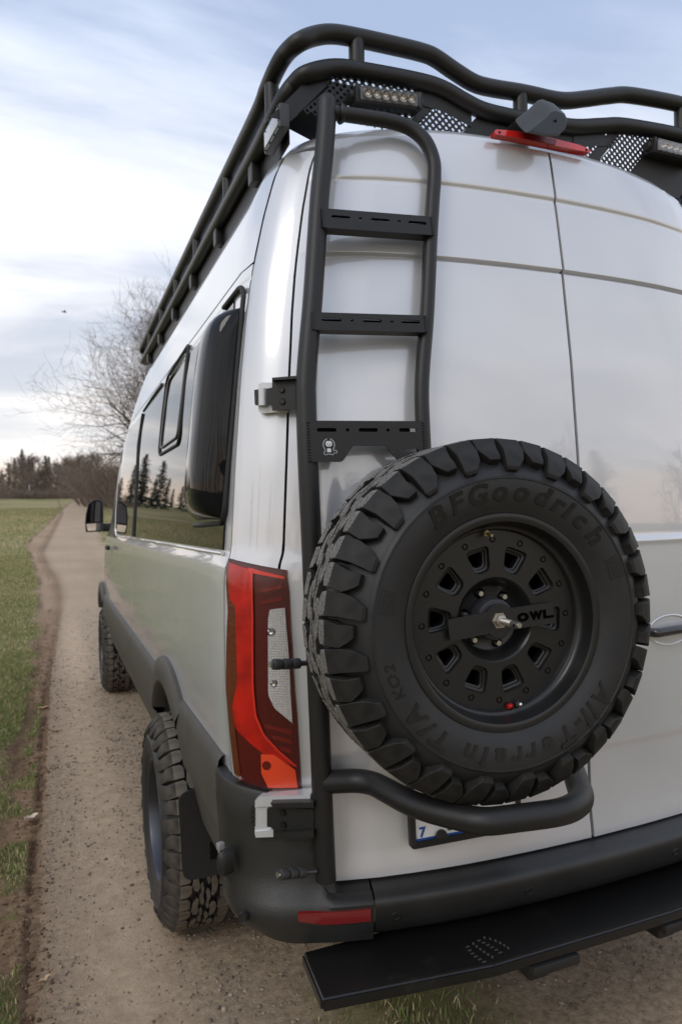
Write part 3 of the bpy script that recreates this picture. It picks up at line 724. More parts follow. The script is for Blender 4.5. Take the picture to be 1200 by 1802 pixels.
# ---- right door handle in its dished pocket
u, z, p = hit(1178, 1108); n = bnormal(u, z); F3 = frame(n); c0 = body(u, z)
dish = MB(); dish.lathe([(.0, -.026), (.03, -.026), (.055, -.018), (.068, .0), (.072, .0006), (.076, -.001)], (0, 0, 0), (0, 0, 1), (1, 0, 0), 40)
dish.v = [c0 + F3 @ np.array([v[0] * 1.25, v[1] * .62, v[2] + .002]) for v in dish.v]; dish.build('handle_pocket', PAINT, rear_door_r)
hd = MB(); hd.tube(fillet([c0 + F3 @ np.array(q) for q in ((-.085, .0, -.01), (-.085, .0, .022), (0, .004, .03), (.10, .004, .026), (.10, .004, -.01))], .02, 5), [.014] * 26, 14)
hd.build('door_handle', mat('dark_handle', (.022, .022, .024), .28, coat=.4), rear_door_r)

# ---- third brake lamp and rear-view camera on the roof edge
RN = nrm([0, -1, .12]); p0 = np.array([0, .105, 2.665])
bl = px_poly([(869, 231), (873, 227.5), (905, 230), (960, 240), (1018, 254.5), (1034, 261), (1039.5, 266.5), (1036, 268), (960, 253), (905, 241.5), (872, 236)], p0 + RN * .018, RN)
brake = MB().prism(bl, RN, .022).build('brake_light', mat('brake_lens_red', (.60, .018, .016), .2, coat=.8), van, 50)
MB().prism(px_poly([(921, 233), (979, 245.5), (977, 255), (923, 243.5)], p0 + RN * .0205, RN), RN, .004).build('brake_lens_centre', mat('brake_lens_dark', (.22, .008, .008), .25, bump=(300, .5, .001)), brake)
for p in ((878.5, 233), (1031, 264)): bolt(at_plane(*p, p0 + RN * .018, RN), RN, .003, brake, .003)
hz_p = [(925, 234), (944, 219), (960, 206), (967, 197), (977, 194), (993, 200), (998, 210), (995, 226), (983, 240), (960, 242)]
front = px_poly(hz_p, p0 + RN * .075, RN); cen = sum(front) / len(front); k = len(front); V = []; F = []
ev = np.array([-.006, .045, .058])
for s_, d_, q_ in ((.86, -.004, 0), (.96, -.002, 0), (1.0, .0, .04), (1.01, .0, .5), (.98, .0, .9), (.90, .0, 1.05), (.80, .10, 1.2)):
    for q in front: V.append(cen + (q - cen) * s_ + RN * (-d_) + ev * q_)
for j in range(6):
    for i in range(k): F.append((j * k + i, j * k + (i + 1) % k, (j + 1) * k + (i + 1) % k, (j + 1) * k + i))
F.append(tuple(range(k))); F.append(tuple(6 * k + i for i in range(k)))
camh = MB().add(V, F).build('rear_view_camera', mat('camera_grey', (.022, .022, .022), .5), van, 45)
MB().prism([cen + (q - cen) * .86 + RN * .0045 for q in front], RN, .002).build('camera_face', mat('camera_face_black', (.010, .010, .011), .4), camh)
pc = at_plane(977, 211, p0 + RN * .0805, RN); MB().lathe([(0, .003), (.004, .003), (.006, .001), (.006, -.004)], pc, RN, (1, 0, 0), 16).build('camera_lens', GLOSS, camh)

# ---- door mirror
yM = 4.95
def mp(px, py, dy=0.0): return at(px, py, y=yM + dy)
shell = [(152, 903), (156, 886), (166, 879.5), (177, 878.5), (181.5, 884), (183, 905), (182.5, 932), (180, 935.5), (152, 936.5), (150.5, 920)]
front = [mp(*p) for p in shell]; cen = sum(front) / len(front); V = []; F = []; k = len(front)
for s_, d_ in ((.90, .004), (.97, .0), (1.0, .012), (1.0, .06), (.85, .12), (.4, .16)):
    for q in front: V.append(cen + (q - cen) * s_ + np.array([0, d_, 0]))
for j in range(5):
    for i in range(k): F.append((j * k + i, j * k + (i + 1) % k, (j + 1) * k + (i + 1) % k, (j + 1) * k + i))
F.append(tuple((5 * k + i) for i in range(k))); F.append(tuple(range(k)))
mir = MB().add(V, F).build('door_mirror', BLACK, van, 50)
MB().prism([mp(*p, -.004) for p in ((154.5, 905), (158, 889), (167, 883), (176, 882.5), (178.5, 887), (180, 918), (153.5, 918.5))], (0, -1, 0), .003).build('mirror_glass', mat('mirror_silver', (.055, .065, .085), .03, 1.0), mir)
MB().prism([mp(*p, -.005) for p in ((152.5, 922), (170, 921), (169.5, 933.5), (155, 934))], (0, -1, 0), .004).build('indicator', CHROME, mir)
MB().prism([mp(*p, -.004) for p in ((170.5, 921), (179, 920.8), (178.5, 933), (170.5, 933.5))], (0, -1, 0), .004).build('lower_glass', mat('mirror_blue', (.04, .06, .08), .05, coat=1.0), mir)
MB().box((mp(189, 928) + np.array([.03, .05, 0])), (.16, .07, .075), None, .02).build('mirror_arm', BLACK, mir)

# ---- trailer plug cover hanging from the lower cladding edge
u, z, p = hit(392, 1515); n = nrm([-.93, -.36, 0]); F3 = frame(n); c0 = at(393, 1518, y=.17)
pb = MB(); pb.lathe([(0, .018), (.012, .018), (.020, .012), (.024, .0), (.024, -.03)], (0, 0, 0), (0, 0, 1), (1, 0, 0), 24); pb.v = [c0 + F3 @ np.array([v[0] * .62, v[1] * 1.45, v[2] * .8]) for v in pb.v]
plug = pb.build('plug_cover', BLACK, van, 50)
MB().box(c0 + F3 @ np.array([-.004, .042, .004]), (.016, .018, .018), F3, .004).build('plug_clip', mat('grey_clip', (.22, .22, .22), .4), plug)
MB().box(c0 + F3 @ np.array([-.017, .006, -.004]), (.007, .066, .012), F3, .004).build('plug_strap', mat('tan_clip', (.25, .20, .15), .6), plug)
# ================================================================== ladder with tyre carrier
ladder = empty('ladder_tyre_carrier', (-.75, .03, .66))
tag(ladder, 'black tubular ladder and spare wheel carrier bolted to the left rear door', 'ladder')
def lpt(px, py, y0):
    p = at(px, py, y=y0)
    for _ in range(8): p = at(px, py, y=y0 + float(np.interp(p[2], [1.5, 1.75, 2.25, 2.65, 3.05], [0, .004, .046, .103, .160])))
    return p
YL, YR = .040, .000
lt = [(575.5, 178), (574, 220), (568.5, 290), (562, 352), (551, 517), (543, 610), (538.5, 672), (538.5, 705), (541.5, 800), (548, 950), (559, 1200), (563, 1290), (568, 1421), (573.5, 1548)]
lpts = [lpt(*p, YL) for p in lt]
top = lpts[0]; d = nrm(lpts[0] - lpts[1])
tb = MB(); tb.tube([top + d * .010, top + d * .007] + catmull(lpts, 4), [.016, .0225] + [.0255] * (len(lpts) * 4 - 3), 20)
tb.build('main_tube', POWDER, ladder, 50)
rt = [(585, 198), (640, 206), (688, 214), (722, 226), (748, 249), (762, 282), (763.5, 315), (761, 353), (757, 420), (751, 550), (744, 640), (741.7, 690), (743, 740), (746, 800), (752, 900)]
al = lambda i: YL + (YR - YL) * min(1, i / 4)
rp_ = [lpt(*p, al(i)) for i, p in enumerate(rt)]
tb = MB(); tb.tube(catmull(rp_, 5), .0195, 18); tb.build('inner_tube', POWDER, ladder, 50)
wl = MB(); wl.lathe([(.020, .012), (.026, .004), (.027, 0), (.024, -.004)], rp_[0] + (rp_[1] - rp_[0]) * .25, nrm(rp_[1] - rp_[0]), (0, 0, 1), 20); wl.build('weld_bead', POWDER, ladder)

def holed_plate(outer, holes, to3, n, depth):
    bm = bmesh.new(); es = []
    for loop in [outer] + holes:
        vs = [bm.verts.new((a, b, 0)) for a, b in loop]
        for i in range(len(vs)): es.append(bm.edges.new((vs[i], vs[(i + 1) % len(vs)])))
    bmesh.ops.triangle_fill(bm, edges=es, use_beauty=True, use_dissolve=False)
    bm.verts.index_update(); fr_v = [np.asarray(to3(v.co.x, v.co.y)) for v in bm.verts]; fr_f = [[v.index for v in f.verts] for f in bm.faces]; bm.free()
    k = len(fr_v); n = np.asarray(n, float); V = fr_v + [p - n * depth for p in fr_v]; F = fr_f + [[i + k for i in f][::-1] for f in fr_f]
    st_ = 0
    for loop in [outer] + holes:
        m_ = len(loop)
        for i in range(m_): a, b = st_ + i, st_ + (i + 1) % m_; F.append((a, b, k + b, k + a))
        st_ += m_
    return V, F
def slot(cx, cy, w, h, n=5):
    r = h / 2; pts = []
    for sx, a0 in ((1, -90), (-1, 90)):
        for k in range(n + 1):
            a = math.radians(a0 + 180 * k / n); pts.append((cx + sx * (w / 2 - r) + r * math.cos(a), cy + r * math.sin(a)))
    return pts
def rung(pxs, extra=None):
    """pxs: TL, TR, BR, BL pixels of the front face"""
    P0 = lpt(*pxs[0], YL - .028); P1 = lpt(*pxs[1], YR - .026); B0 = lpt(*pxs[3], YL - .028)
    X = P1 - P0; W = np.linalg.norm(X); X = X / W; Y = nrm(np.array([0, 0, 1.0]) - X * X[2] * 1.0); Hh = np.linalg.norm(P0 - B0); n = np.cross(X, Y)
    n = n if n[1] < 0 else -n
    Y = nrm(P0 - B0 - X * np.dot(P0 - B0, X)); n = np.cross(X, Y); n = n if n[1] < 0 else -n
    return P0, X, Y, n, W, Hh
RS = []
for pxs in ([(567, 366), (759, 381), (757, 413), (568, 400)], [(550, 549), (748, 555), (745, 587), (551, 580)]):
    P0, X, Y, n, W, Hh = rung(pxs); to3 = lambda a, b: P0 + X * a - Y * b
    holes = [slot(W * f_, Hh * .40, W * .17, .0085) for f_ in (.16, .515, .86)] + [slot(W * f_, Hh * .40, .0082, .0080) for f_ in (.335, .69)]
    r_ = MB().add(*holed_plate([(0, .002), (.002, 0), (W - .002, 0), (W, .002), (W, Hh), (0, Hh)], holes, to3, n, .004)).build('rung', POWDER, ladder, 30)
    ch = MB(); ch.box(to3(W / 2, .002) - n * .018, (W, .003, .030), np.stack([X, Y, n], 1)); ch.box(to3(W / 2, Hh - .002) - n * .018, (W, .003, .030), np.stack([X, Y, n], 1)); ch.box(to3(W / 2, Hh / 2) - n * .034, (W, Hh - .008, .003), np.stack([X, Y, n], 1)); ch.build('rung_channel', POWDER, r_)
    for a in (0.0, W):
        wb = MB()
        for k in range(9): wb.lathe([(.0, .003), (.0028, .002), (.0036, 0), (.0036, -.003)], to3(a, Hh * (k + .5) / 9) + n * .0005, n, X, 8)
        o = wb.build('weld_bead', POWDER, r_); o['kind'] = 'stuff'
P0, X, Y, n, W, Hh = rung([(542, 740), (744, 741), (744, 813), (545, 813)]); to3 = lambda a, b: P0 + X * a - Y * b
sc = W / 202.0; q = lambda x, y: ((x - 542) * sc, (y - 740) * Hh / 73)
outer = [q(*p) for p in ((542, 741), (543, 740), (743, 740), (744, 741), (744, 822), (703, 822), (690, 805), (675, 786), (672, 785), (620, 785), (616, 787), (600, 810), (596, 813), (545, 813), (544, 811))]
holes = [slot((x - 542) * sc, 16.5 * Hh / 73, w * sc, .0095) for x, w in ((573, 34), (645, 34), (716, 33))] + [slot((x - 542) * sc, 16.5 * Hh / 73, .0088, .0085) for x in (609, 680)] + [slot((717) * sc - 542 * sc, 54 * Hh / 73, 34 * sc, .0095)]
pl_ = MB().add(*holed_plate(outer, holes, to3, n, .005)).build('logo_plate', POWDER, ladder, 30)
ch = MB(); ch.box(to3(W / 2, .002) - n * .018, (W, .003, .030), np.stack([X, Y, n], 1)); ch.box(to3(W / 2, Hh * .40) - n * .018, (W, .003, .030), np.stack([X, Y, n], 1)); ch.box(to3(W * .46, Hh * .20) - n * .034, (W * .92, Hh * .38, .003), np.stack([X, Y, n], 1)); ch.build('rung_channel', POWDER, pl_)
for a in (0.0, W):
    wb = MB()
    for k in range(14): wb.lathe([(.0, .003), (.0028, .002), (.0036, 0), (.0036, -.003)], to3(a, Hh * (k + .5) / 14) + n * .0005, n, X, 8)
    o = wb.build('weld_bead', POWDER, pl_); o['kind'] = 'stuff'
# small pale owl emblem, drawn with fine raised lines
em = MB(); E3 = lambda x, y: to3(*((np.array(q(x, y))))) + n * .0008
EX = lambda pts: [E3(*p) for p in pts]
c0 = (575.5, 787)
arc = [(c0[0] + 9.7 * math.cos(a), c0[1] - 4 - 11 * math.sin(a)) for a in np.linspace(math.radians(-40), math.radians(220), 26)]
em.tube(EX(arc[:12]), .0007, 6); em.tube(EX(arc[14:]), .0007, 6)
em.tube(EX([arc[-1], (569, 794), (566, 798), (569, 801), (573, 799.5), (577, 799.5), (581, 801), (585, 797), (588, 798.5), (589, 795), (586, 792), (583, 794), arc[0]]), .0007, 6)
em.prism(EX([(c0[0] + 5.6 * math.cos(a) * (1 + .12 * abs(math.sin(a))), c0[1] - 6 - 5.4 * math.sin(a) + (1.2 if abs(math.cos(a)) < .15 and math.sin(a) > 0 else 0)) for a in np.linspace(0, 2 * math.pi, 24, endpoint=False)]), n, .0012)
em.prism(EX([(572.4, 789.5), (578.6, 789.5), (579, 796), (572, 796)]), n, .0012)
emo = em.build('owl_emblem', mat('emblem_grey', (.62, .63, .64), .5), pl_); emo['kind'] = 'stuff'
em2 = MB()
for pts in ([(572, 780.5), (574.5, 782), (573, 783.5)], [(579, 780.5), (576.5, 782), (578, 783.5)], [(574.8, 783.5), (576.2, 783.5), (575.5, 786.5)]): em2.prism([p + n * .0005 for p in EX(pts)], n, .001)
o = em2.build('owl_eyes', BLACK, pl_); o['kind'] = 'stuff'

# ---- lower hoop that carries the wheel (level with the tyre's lowest point)
ZH = .912
hp = [at(*p, z=ZH) for p in ((575, 1374), (640, 1370), (672, 1366), (735, 1421), (770, 1437), (850, 1447), (930, 1443), (990, 1432), (1030, 1410), (1040, 1388))]
a0 = at(568, 1372, y=YL); a0[2] = ZH
path = [a0, np.array([-.690, .005, ZH]), hp[3], hp[5], hp[7] + np.array([.06, -.004, 0]), np.array([-.150, -.09, ZH]), np.array([-.19, .0, ZH])]
hoop = MB().tube(fillet(path, [0, .06, .10, .03, .10, .05, 0], 10), .0285, 20).build('carrier_hoop', POWDER, ladder, 50)
# centre post of the carrier, behind the wheel
MB().tube([np.array([-.52, .0, .912]), np.array([-.505, -.02, 1.329])], .02, 14).tube([np.array([-.503, .02, 1.329]), np.array([-.503, -.10, 1.329])], .03, 14).build('wheel_mount', POWDER, ladder)
# rubber pegs that brace the tube against the body
def peg(a, b, r, segs, name='brace_peg'):
    a, b = np.asarray(a), np.asarray(b); d = nrm(b - a); l = np.linalg.norm(b - a); o = MB().cyl(a, b, r * .5, seg=14).build(name, mat('peg_bolt', (.10, .10, .10), .35, .7), ladder)
    for k in range(segs):
        c = a + d * l * (.28 + .68 * (k + .5) / segs); h = l * .68 / segs * .42
        MB().cyl(c - d * h, c + d * h, r, seg=18, bev=.002).build('peg_grip', mat('peg_rubber', (.028, .028, .028), .6), o)
    MB().cyl(b - d * .004, b + d * .002, r * .55, seg=14).build('peg_cap', STEEL, o)
peg(at(548, 1166.5, y=-.005), at(476, 1169.5, y=-.030), .0125, 3)
peg(at(556, 1533, y=.03), at(489.5, 1539.5, y=.01), .0125, 3)
# ================================================================== wheels
def wheel_matrix(C, n):
    F3 = frame(n); M_ = Matrix.Identity(4)
    for i in range(3):
        for j in range(3): M_[i][j] = F3[i, j]
        M_[i][3] = C[i]
    return M_
AMID = -.118      # axial position of the tyre's mid-plane (0 = rim lip, + = outwards)
def mirror_a(pr): return [(r, 2 * AMID - a) for r, a in pr]
half = [(.224, -.012), (.230, -.002), (.237, .001), (.246, .0065), (.258, .0125), (.275, .0170), (.292, .0185), (.3075, .0172), (.3085, .0190), (.3115, .0190), (.3125, .0165), (.320, .0135), (.330, .0060), (.343, -.0070), (.356, -.0200), (.368, -.0340), (.377, -.0490), (.381, -.0660), (.3830, AMID)]
TYREP = half + mirror_a(half)[::-1][1:]
NP = 21
KS = 27 / NP
# one shoulder lug, lofted over the shoulder from the tread down the sidewall
def lug(kind, side):
    if kind == 0: st_ = [(.4000, -.0700, .012, .0040), (.4008, -.0580, .0195, .0010), (.3990, -.0310, .0206, .0), (.3750, -.0040, .0206, -.0030), (.3530, .0110, .0196, .0020), (.3350, .0195, .0150, .0070), (.3270, .0185, .0115, .0085)]
    else: st_ = [(.4000, -.0660, .014, -.0040), (.4008, -.0560, .0200, -.0010), (.3990, -.0290, .0206, .0), (.3765, -.0060, .0196, .0030), (.3600, .0070, .0150, .0), (.3500, .0115, .0110, -.0050), (.3460, .0070, .0095, -.0060)]
    st_ = [(r, a, hw * KS - (KS - 1) * .0012, sk * KS) for r, a, hw, sk in st_]
    V = []; F = []; k = len(st_)
    for i, (r, a, hw, sk) in enumerate(st_):
        a_ = a if side > 0 else 2 * AMID - a
        jitter = .0012 * (1 if i % 2 else -1)
        for (rr, dw) in ((0, -hw), (0, -hw + .0014), (0, hw - .0014), (0, hw)):
            edge = abs(dw) == hw
            x = r - (.0012 if edge else 0.0); y = (dw + sk + jitter * (0 if i in (0, k - 1) else 1)) * (1 if side > 0 else -1)
            ang = y / .40; V.append((x * math.cos(ang), x * math.sin(ang), a_ - (.0 if not edge else .001 * side)))
        # base under the lug, sunk into the carcass
        tin = .020 if i < k - 1 else .012
        for dw in (-hw - .0015, hw + .0015):
            dr = .026 if r > .385 else .014; da = 0 if r > .385 else -.024
            y = (dw + sk) * (1 if side > 0 else -1); ang = y / .40; x = r - dr; aa = a + da; aa = aa if side > 0 else 2 * AMID - aa
            V.append((x * math.cos(ang), x * math.sin(ang), aa))
    for i in range(k - 1):
        o, p = i * 6, (i + 1) * 6
        for a, b in ((0, 1), (1, 2), (2, 3), (4, 0), (3, 5)): F.append((o + a, o + b, p + b, p + a))
    F.append((4, 0, 1, 2, 3, 5)); o = (k - 1) * 6; F.append((o + 5, o + 3, o + 2, o + 1, o, o + 4))
    return V, F
def cblock(k):
    """centre tread block outlines in (axial, arc) metres"""
    shapes = [[(-.072, -.012), (-.078, .022), (-.090, .036), (-.098, .030), (-.094, .004), (-.100, -.020), (-.092, -.034), (-.080, -.030)],
              [(-.100, .034), (-.108, .040), (-.114, .022), (-.110, -.004), (-.116, -.030), (-.110, -.042), (-.103, -.034), (-.098, -.010), (-.104, .010)]]
    o = [(a, b * KS) for a, b in shapes[k % 2]]
    if k >= 2: o = [(2 * AMID - a, -b) for a, b in o]
    R0, R1 = .3990, .379; V = []; F = []; m_ = len(o)
    ca = sum(a for a, b in o) / m_; cb = sum(b for a, b in o) / m_
    for s_, r in ((.93, R0 + .0008), (1.0, R0 - .0012), (1.02, R1)):
        for a, b in o:
            a2 = ca + (a - ca) * s_; b2 = cb + (b - cb) * s_; ang = b2 / .40; V.append((r * math.cos(ang), r * math.sin(ang), a2))
    F.append(tuple(range(m_)))
    for j in range(2):
        for i in range(m_): F.append((j * m_ + i, j * m_ + (i + 1) % m_, (j + 1) * m_ + (i + 1) % m_, (j + 1) * m_ + i))
    return V, F
def fixdata(name, VF, mt, sharp=28, top=None):
    me = data(name, VF[0], VF[1], mt, None); bm = bmesh.new(); bm.from_mesh(me); bmesh.ops.recalc_face_normals(bm, faces=bm.faces[:]); bm.to_mesh(me); bm.free()
    me.set_sharp_from_angle(angle=math.radians(sharp))
    if top is not None:
        me.materials.append(top)
        for p in me.polygons:
            if math.hypot(p.center[0], p.center[1]) > .3972: p.material_index = 1
    return me
def tread_set(mt, tp):
    return [fixdata('tread_lug', lug(a, b), mt, 20, tp) for a, b in ((0, 1), (1, 1), (0, -1), (1, -1))] + [fixdata('tread_block', cblock(k), mt, 28, tp) for k in range(4)]
def tread_places():
    st_ = 2 * math.pi / NP; out = []
    for i in range(NP):
        out += [(0, i * st_), (1, (i + .5) * st_), (2, (i + .25) * st_), (3, (i + .75) * st_)]
        out += [(4, (i + .30) * st_), (5, (i + .80) * st_), (6, (i + .05) * st_), (7, (i + .55) * st_)]
    return out
lathe_local = lambda prof, seg=72: MB().lathe(prof, (0, 0, 0), (0, 0, 1), (1, 0, 0), seg)
def local(name, mb, mt, parent, sharp=35):
    me = fixdata(name, (mb.v, mb.f), mt, sharp); o = bpy.data.objects.new(name, me); return link(o, parent)
def add_tread(parent, meshes):
    for k, ang in tread_places():
        o = bpy.data.objects.new('tread_lug' if k < 4 else 'tread_block', meshes[k]); o.rotation_euler = (0, 0, ang); link(o, parent)

# ---------------------------------------------------------------- spare wheel on the carrier
spare = bpy.data.objects.new('spare_wheel', None); col.objects.link(spare)
SC = np.array([-.5014, -.3279, 1.3287]); yaw = .0868; SN = np.array([-math.sin(yaw), -math.cos(yaw), 0])
spare.matrix_world = wheel_matrix(SC, SN)
tag(spare, 'spare wheel with chunky black all-terrain tyre and matte black rim on the ladder carrier', 'wheel')
tyre = local('tyre', lathe_local(TYREP, 144), RUBBER, spare, 50)
# fine concentric rib and bead lines of the sidewall
def sipes(mt, sc):
    t = mt.node_tree; b = t.nodes['Principled BSDF']; co = t.nodes.new('ShaderNodeTexCoord'); v = t.nodes.new('ShaderNodeTexVoronoi'); v.feature = 'DISTANCE_TO_EDGE'; v.inputs['Scale'].default_value = sc
    mp_ = t.nodes.new('ShaderNodeMapping'); mp_.inputs['Scale'].default_value = (1.0, 1.6, .55); t.links.new(co.outputs['Object'], mp_.inputs[0]); t.links.new(mp_.outputs[0], v.inputs['Vector'])
    r = t.nodes.new('ShaderNodeValToRGB'); r.color_ramp.elements[0].position = .02; r.color_ramp.elements[1].position = .05; t.links.new(v.outputs['Distance'], r.inputs[0])
    lk = b.inputs['Base Color'].links[0]; src = lk.from_socket; mx = t.nodes.new('ShaderNodeMix'); mx.data_type = 'RGBA'; mx.blend_type = 'MULTIPLY'; mx.inputs[0].default_value = .85; t.links.new(src, mx.inputs[6]); t.links.new(r.outputs[0], mx.inputs[7]); t.links.new(mx.outputs[2], b.inputs['Base Color'])
tms = tread_set(TREAD, mat('dusty_skylit_tread_top', (.125, .118, .108), .8, bump=(300, .4, .0008), var=(40, (.20, .188, .170), .35, .75)))  # tread tops: grey dust, plus sky light brightened into the colour
sipes(MATS['dusty_skylit_tread_top'], 62)
for k, ang in tread_places():
    o = bpy.data.objects.new('tread_lug' if k < 4 else 'tread_block', tms[k]); o.rotation_euler = (0, 0, ang); link(o, tyre)
# raised lettering wrapped round the sidewall
LETTER = mat('raised_letter_rubber', (.0045, .0045, .0048), .34)
def side_a(r): return float(np.interp(r, [p[0] for p in half[:12]], [p[1] for p in half[:12]]))
def letters(txt, a_start, a_end, r0, size, hgt=.0016, bold=.0012, mt=LETTER, shear=.18):
    widths = {'i': .42, 'l': .42, 'I': .42, '-': .5, '/': .5, ' ': .45, 'r': .68, 'T': .95, 'o': 1, 'B': 1.0, 'F': .92, 'G': 1.1, 'A': 1.05}
    ws = [widths.get(c, 1.0) for c in txt]; tot = sum(ws); acc = 0
    for c, w in zip(txt, ws):
        a = math.radians(a_start + (a_end - a_start) * (acc + w / 2) / tot); acc += w
        if c == ' ': continue
        v, f = textmesh(c, size, hgt, bold, shear); v = v.copy(); v[:, 0] *= 1.18; V = []
        yo = 0.0
        sl_ = (side_a(r0 + .012) - side_a(r0 - .012)) / .024
        for x, y, z in v:
            r = r0 + y; t_ = a - x / r0; V.append((r * math.cos(t_), r * math.sin(t_), side_a(r0) + sl_ * (r - r0) + hgt * .55 if z > 0 else side_a(r) - .001))
        local('raised_letter', MB().add(V, f), mt, tyre, 30)
letters('BFGoodrich', 131, 35, .280, .057, .0022, .0016)
letters('All-Terrain T/A', -32, -147, .280, .053, .0022, .0014)
letters('KO2', -151, -168, .284, .031, .0014, .0005)
# serrated patches beside the lettering
for a0 in (22, 168):
    hp_ = MB()
    for i in range(9):
        for j in range(5):
            a = math.radians(a0 + (i - 4) * 1.15); r = .270 + j * .0075; p = np.array([r * math.cos(a), r * math.sin(a), side_a(r)])
            hp_.box(p, (.0045, .0022, .0016), np.array([[math.cos(a), -math.sin(a), 0], [math.sin(a), math.cos(a), 0], [0, 0, 1]]))
    o = local('sidewall_serration', hp_, LETTER, tyre); o['kind'] = 'stuff'

# ---- rim
AF = -.046        # depth of the wheel face
RIMP = [(.226, -.008), (.2335, -.0015), (.2345, .0), (.2335, .0018), (.2300, .0025), (.2190, .0025), (.2165, .0010), (.2150, -.0040), (.2120, -.0200), (.2080, -.0300), (.2040, -.0345), (.2010, -.0350), (.1985, -.0385), (.1965, AF)]
rim = local('rim', lathe_local(RIMP, 128), RIMBLACK, spare, 40)
def trap(a0, r0, r1, w0, w1, rad, n=4):
    """rounded trapezoid outline round the angle a0, narrow end towards the hub"""
    ca, sa = math.cos(a0), math.sin(a0); rm = (r0 + r1) / 2
    pts = [np.array([rm - rm, -(w0 + w1) / 2, 0]) + np.array([rm, 0, 0]), np.array([r0, -w0, 0]), np.array([r0, w0, 0]), np.array([r1, w1, 0]), np.array([r1, -w1, 0])]
    loop = fillet([(pts[1] + pts[4]) / 2] + pts[1:] + [(pts[1] + pts[4]) / 2], rad, n)[:-1]
    return [(x * ca - y * sa, x * sa + y * ca) for x, y, _ in loop]
WA = [math.radians(90 + 15 + 36 * k) for k in range(10)]
outer = [(.1966 * math.cos(a), .1966 * math.sin(a)) for a in np.linspace(0, 2 * math.pi, 96, endpoint=False)]
inner = [(.094 * math.cos(a), .094 * math.sin(a)) for a in np.linspace(0, 2 * math.pi, 64, endpoint=False)]
holes = [inner] + [trap(a, .107, .163, .0180, .0300, .013) for a in WA]
BA = [math.radians(90 + 1 + 22.5 * k) for k in range(16)]
holes += [[(.1775 * math.cos(b) + .0075 * math.cos(c), .1775 * math.sin(b) + .0075 * math.sin(c)) for c in np.linspace(0, 2 * math.pi, 16, endpoint=False)] for b in BA]
face = MB().add(*holed_plate(outer, holes, lambda a, b: (a, b, AF), (0, 0, 1), .004)); local('rim_face', face, RIMBLACK, rim, 30)
def loft_local(loops):
    V = []; F = []; k = len(loops[0])
    for l in loops: V += [tuple(p) for p in l]
    for j in range(len(loops) - 1):
        for i in range(k): F.append((j * k + i, j * k + (i + 1) % k, (j + 1) * k + (i + 1) % k, (j + 1) * k + i))
    return V, F
L0 = lambda r0, r1, w0, w1, rad, z: [(x, y, z) for x, y in trap(0.0, r0, r1, w0, w1, rad)]
wmesh = fixdata('rim_window', loft_local([L0(.1070, .1630, .0180, .0300, .013, AF + .0005), L0(.1082, .1618, .0172, .0290, .0125, AF - .0015), L0(.1095, .1606, .0166, .0282, .012, AF - .0090), L0(.1140, .1560, .0136, .0240, .0105, AF - .0105), L0(.1150, .1550, .0130, .0232, .010, AF - .0150), L0(.1190, .1510, .0106, .0194, .0085, AF - .0165), L0(.1197, .1503, .0102, .0188, .008, AF - .036)]), RIMBLACK, 25)
for a in WA:
    o = bpy.data.objects.new('rim_window', wmesh); o.rotation_euler = (0, 0, a); link(o, rim)
bmesh_ = fixdata('rim_bolt', (lambda mb: (mb.v, mb.f))(MB().lathe([(0, AF + .0005), (.0042, AF + .0005), (.0048, AF - .001), (.0050, AF - .004), (.0076, AF - .0045), (.0078, AF + .0002)], (.1775, 0, 0), (0, 0, 1), (1, 0, 0), 16)), RIMBLACK, 25)
for b in BA:
    o = bpy.data.objects.new('rim_bolt', bmesh_); o.rotation_euler = (0, 0, b); link(o, rim)
local('rim_back', lathe_local([(.197, -.06), (.19, -.10), (.0, -.10)], 48), HOLE, rim)
local('hub_dish', lathe_local([(.0945, AF), (.0925, AF - .0015), (.0885, AF - .006), (.0790, AF - .0250), (.0735, AF - .0330), (.0700, AF - .0350), (.0500, AF - .0352), (.0490, AF - .0300), (.0, AF - .0300)], 96), RIMBLACK, rim, 40)
for k in range(6):
    a = math.radians(90 + 20 + 60 * k); c = np.array([.0600 * math.cos(a), .0600 * math.sin(a), AF - .0352])
    local('stud_hole', MB().lathe([(.0125, .0008), (.0115, .0006), (.0, .0005)], c, (0, 0, 1), (1, 0, 0), 18), HOLE, rim)
    local('lug_stud', MB().lathe([(0, .016), (.0055, .016), (.0068, .0135), (.0072, .0005)], c + np.array([-.003, 0, 0]), (0, 0, 1), (1, 0, 0), 14), STEEL, rim)
# clamp disc and bar with cut-out lettering
local('clamp_disc', lathe_local([(.0, AF + .002), (.040, AF + .002), (.0445, AF + .0005), (.0465, AF - .004), (.0465, AF - .030)], 48), mat('clamp_blue_black', (.022, .023, .028), .5), spare)
BZ = AF + .016
def bar_outline():
    h = .0235; pts = [(-.120, -h), (-.036, -h)] + [(.0365 * math.cos(a), .0365 * math.sin(a)) for a in np.linspace(math.radians(220), math.radians(320), 9)] + [(.036, -h), (.136, -h), (.138, -h + .002), (.138, h - .002), (.136, h), (.036, h)] + [(.0365 * math.cos(a), .0365 * math.sin(a)) for a in np.linspace(math.radians(40), math.radians(140), 9)] + [(-.036, h), (-.120, h), (-.122, h - .002), (-.122, -h + .002)]
    return pts
def bar3(x, y):
    # the left wing droops a little and both wings lean back
    ang = math.radians(6.5) if x < 0 else math.radians(3.5)
    return (x * math.cos(ang) - y * math.sin(ang) * (1 if x < 0 else 1), y + x * math.sin(ang), BZ - .0 * abs(x))
def lett_holes(): return []
bar = local('retaining_bar', MB().add(*holed_plate(bar_outline(), [], bar3, (0, 0, 1), .005)), POWDER, spare, 25)
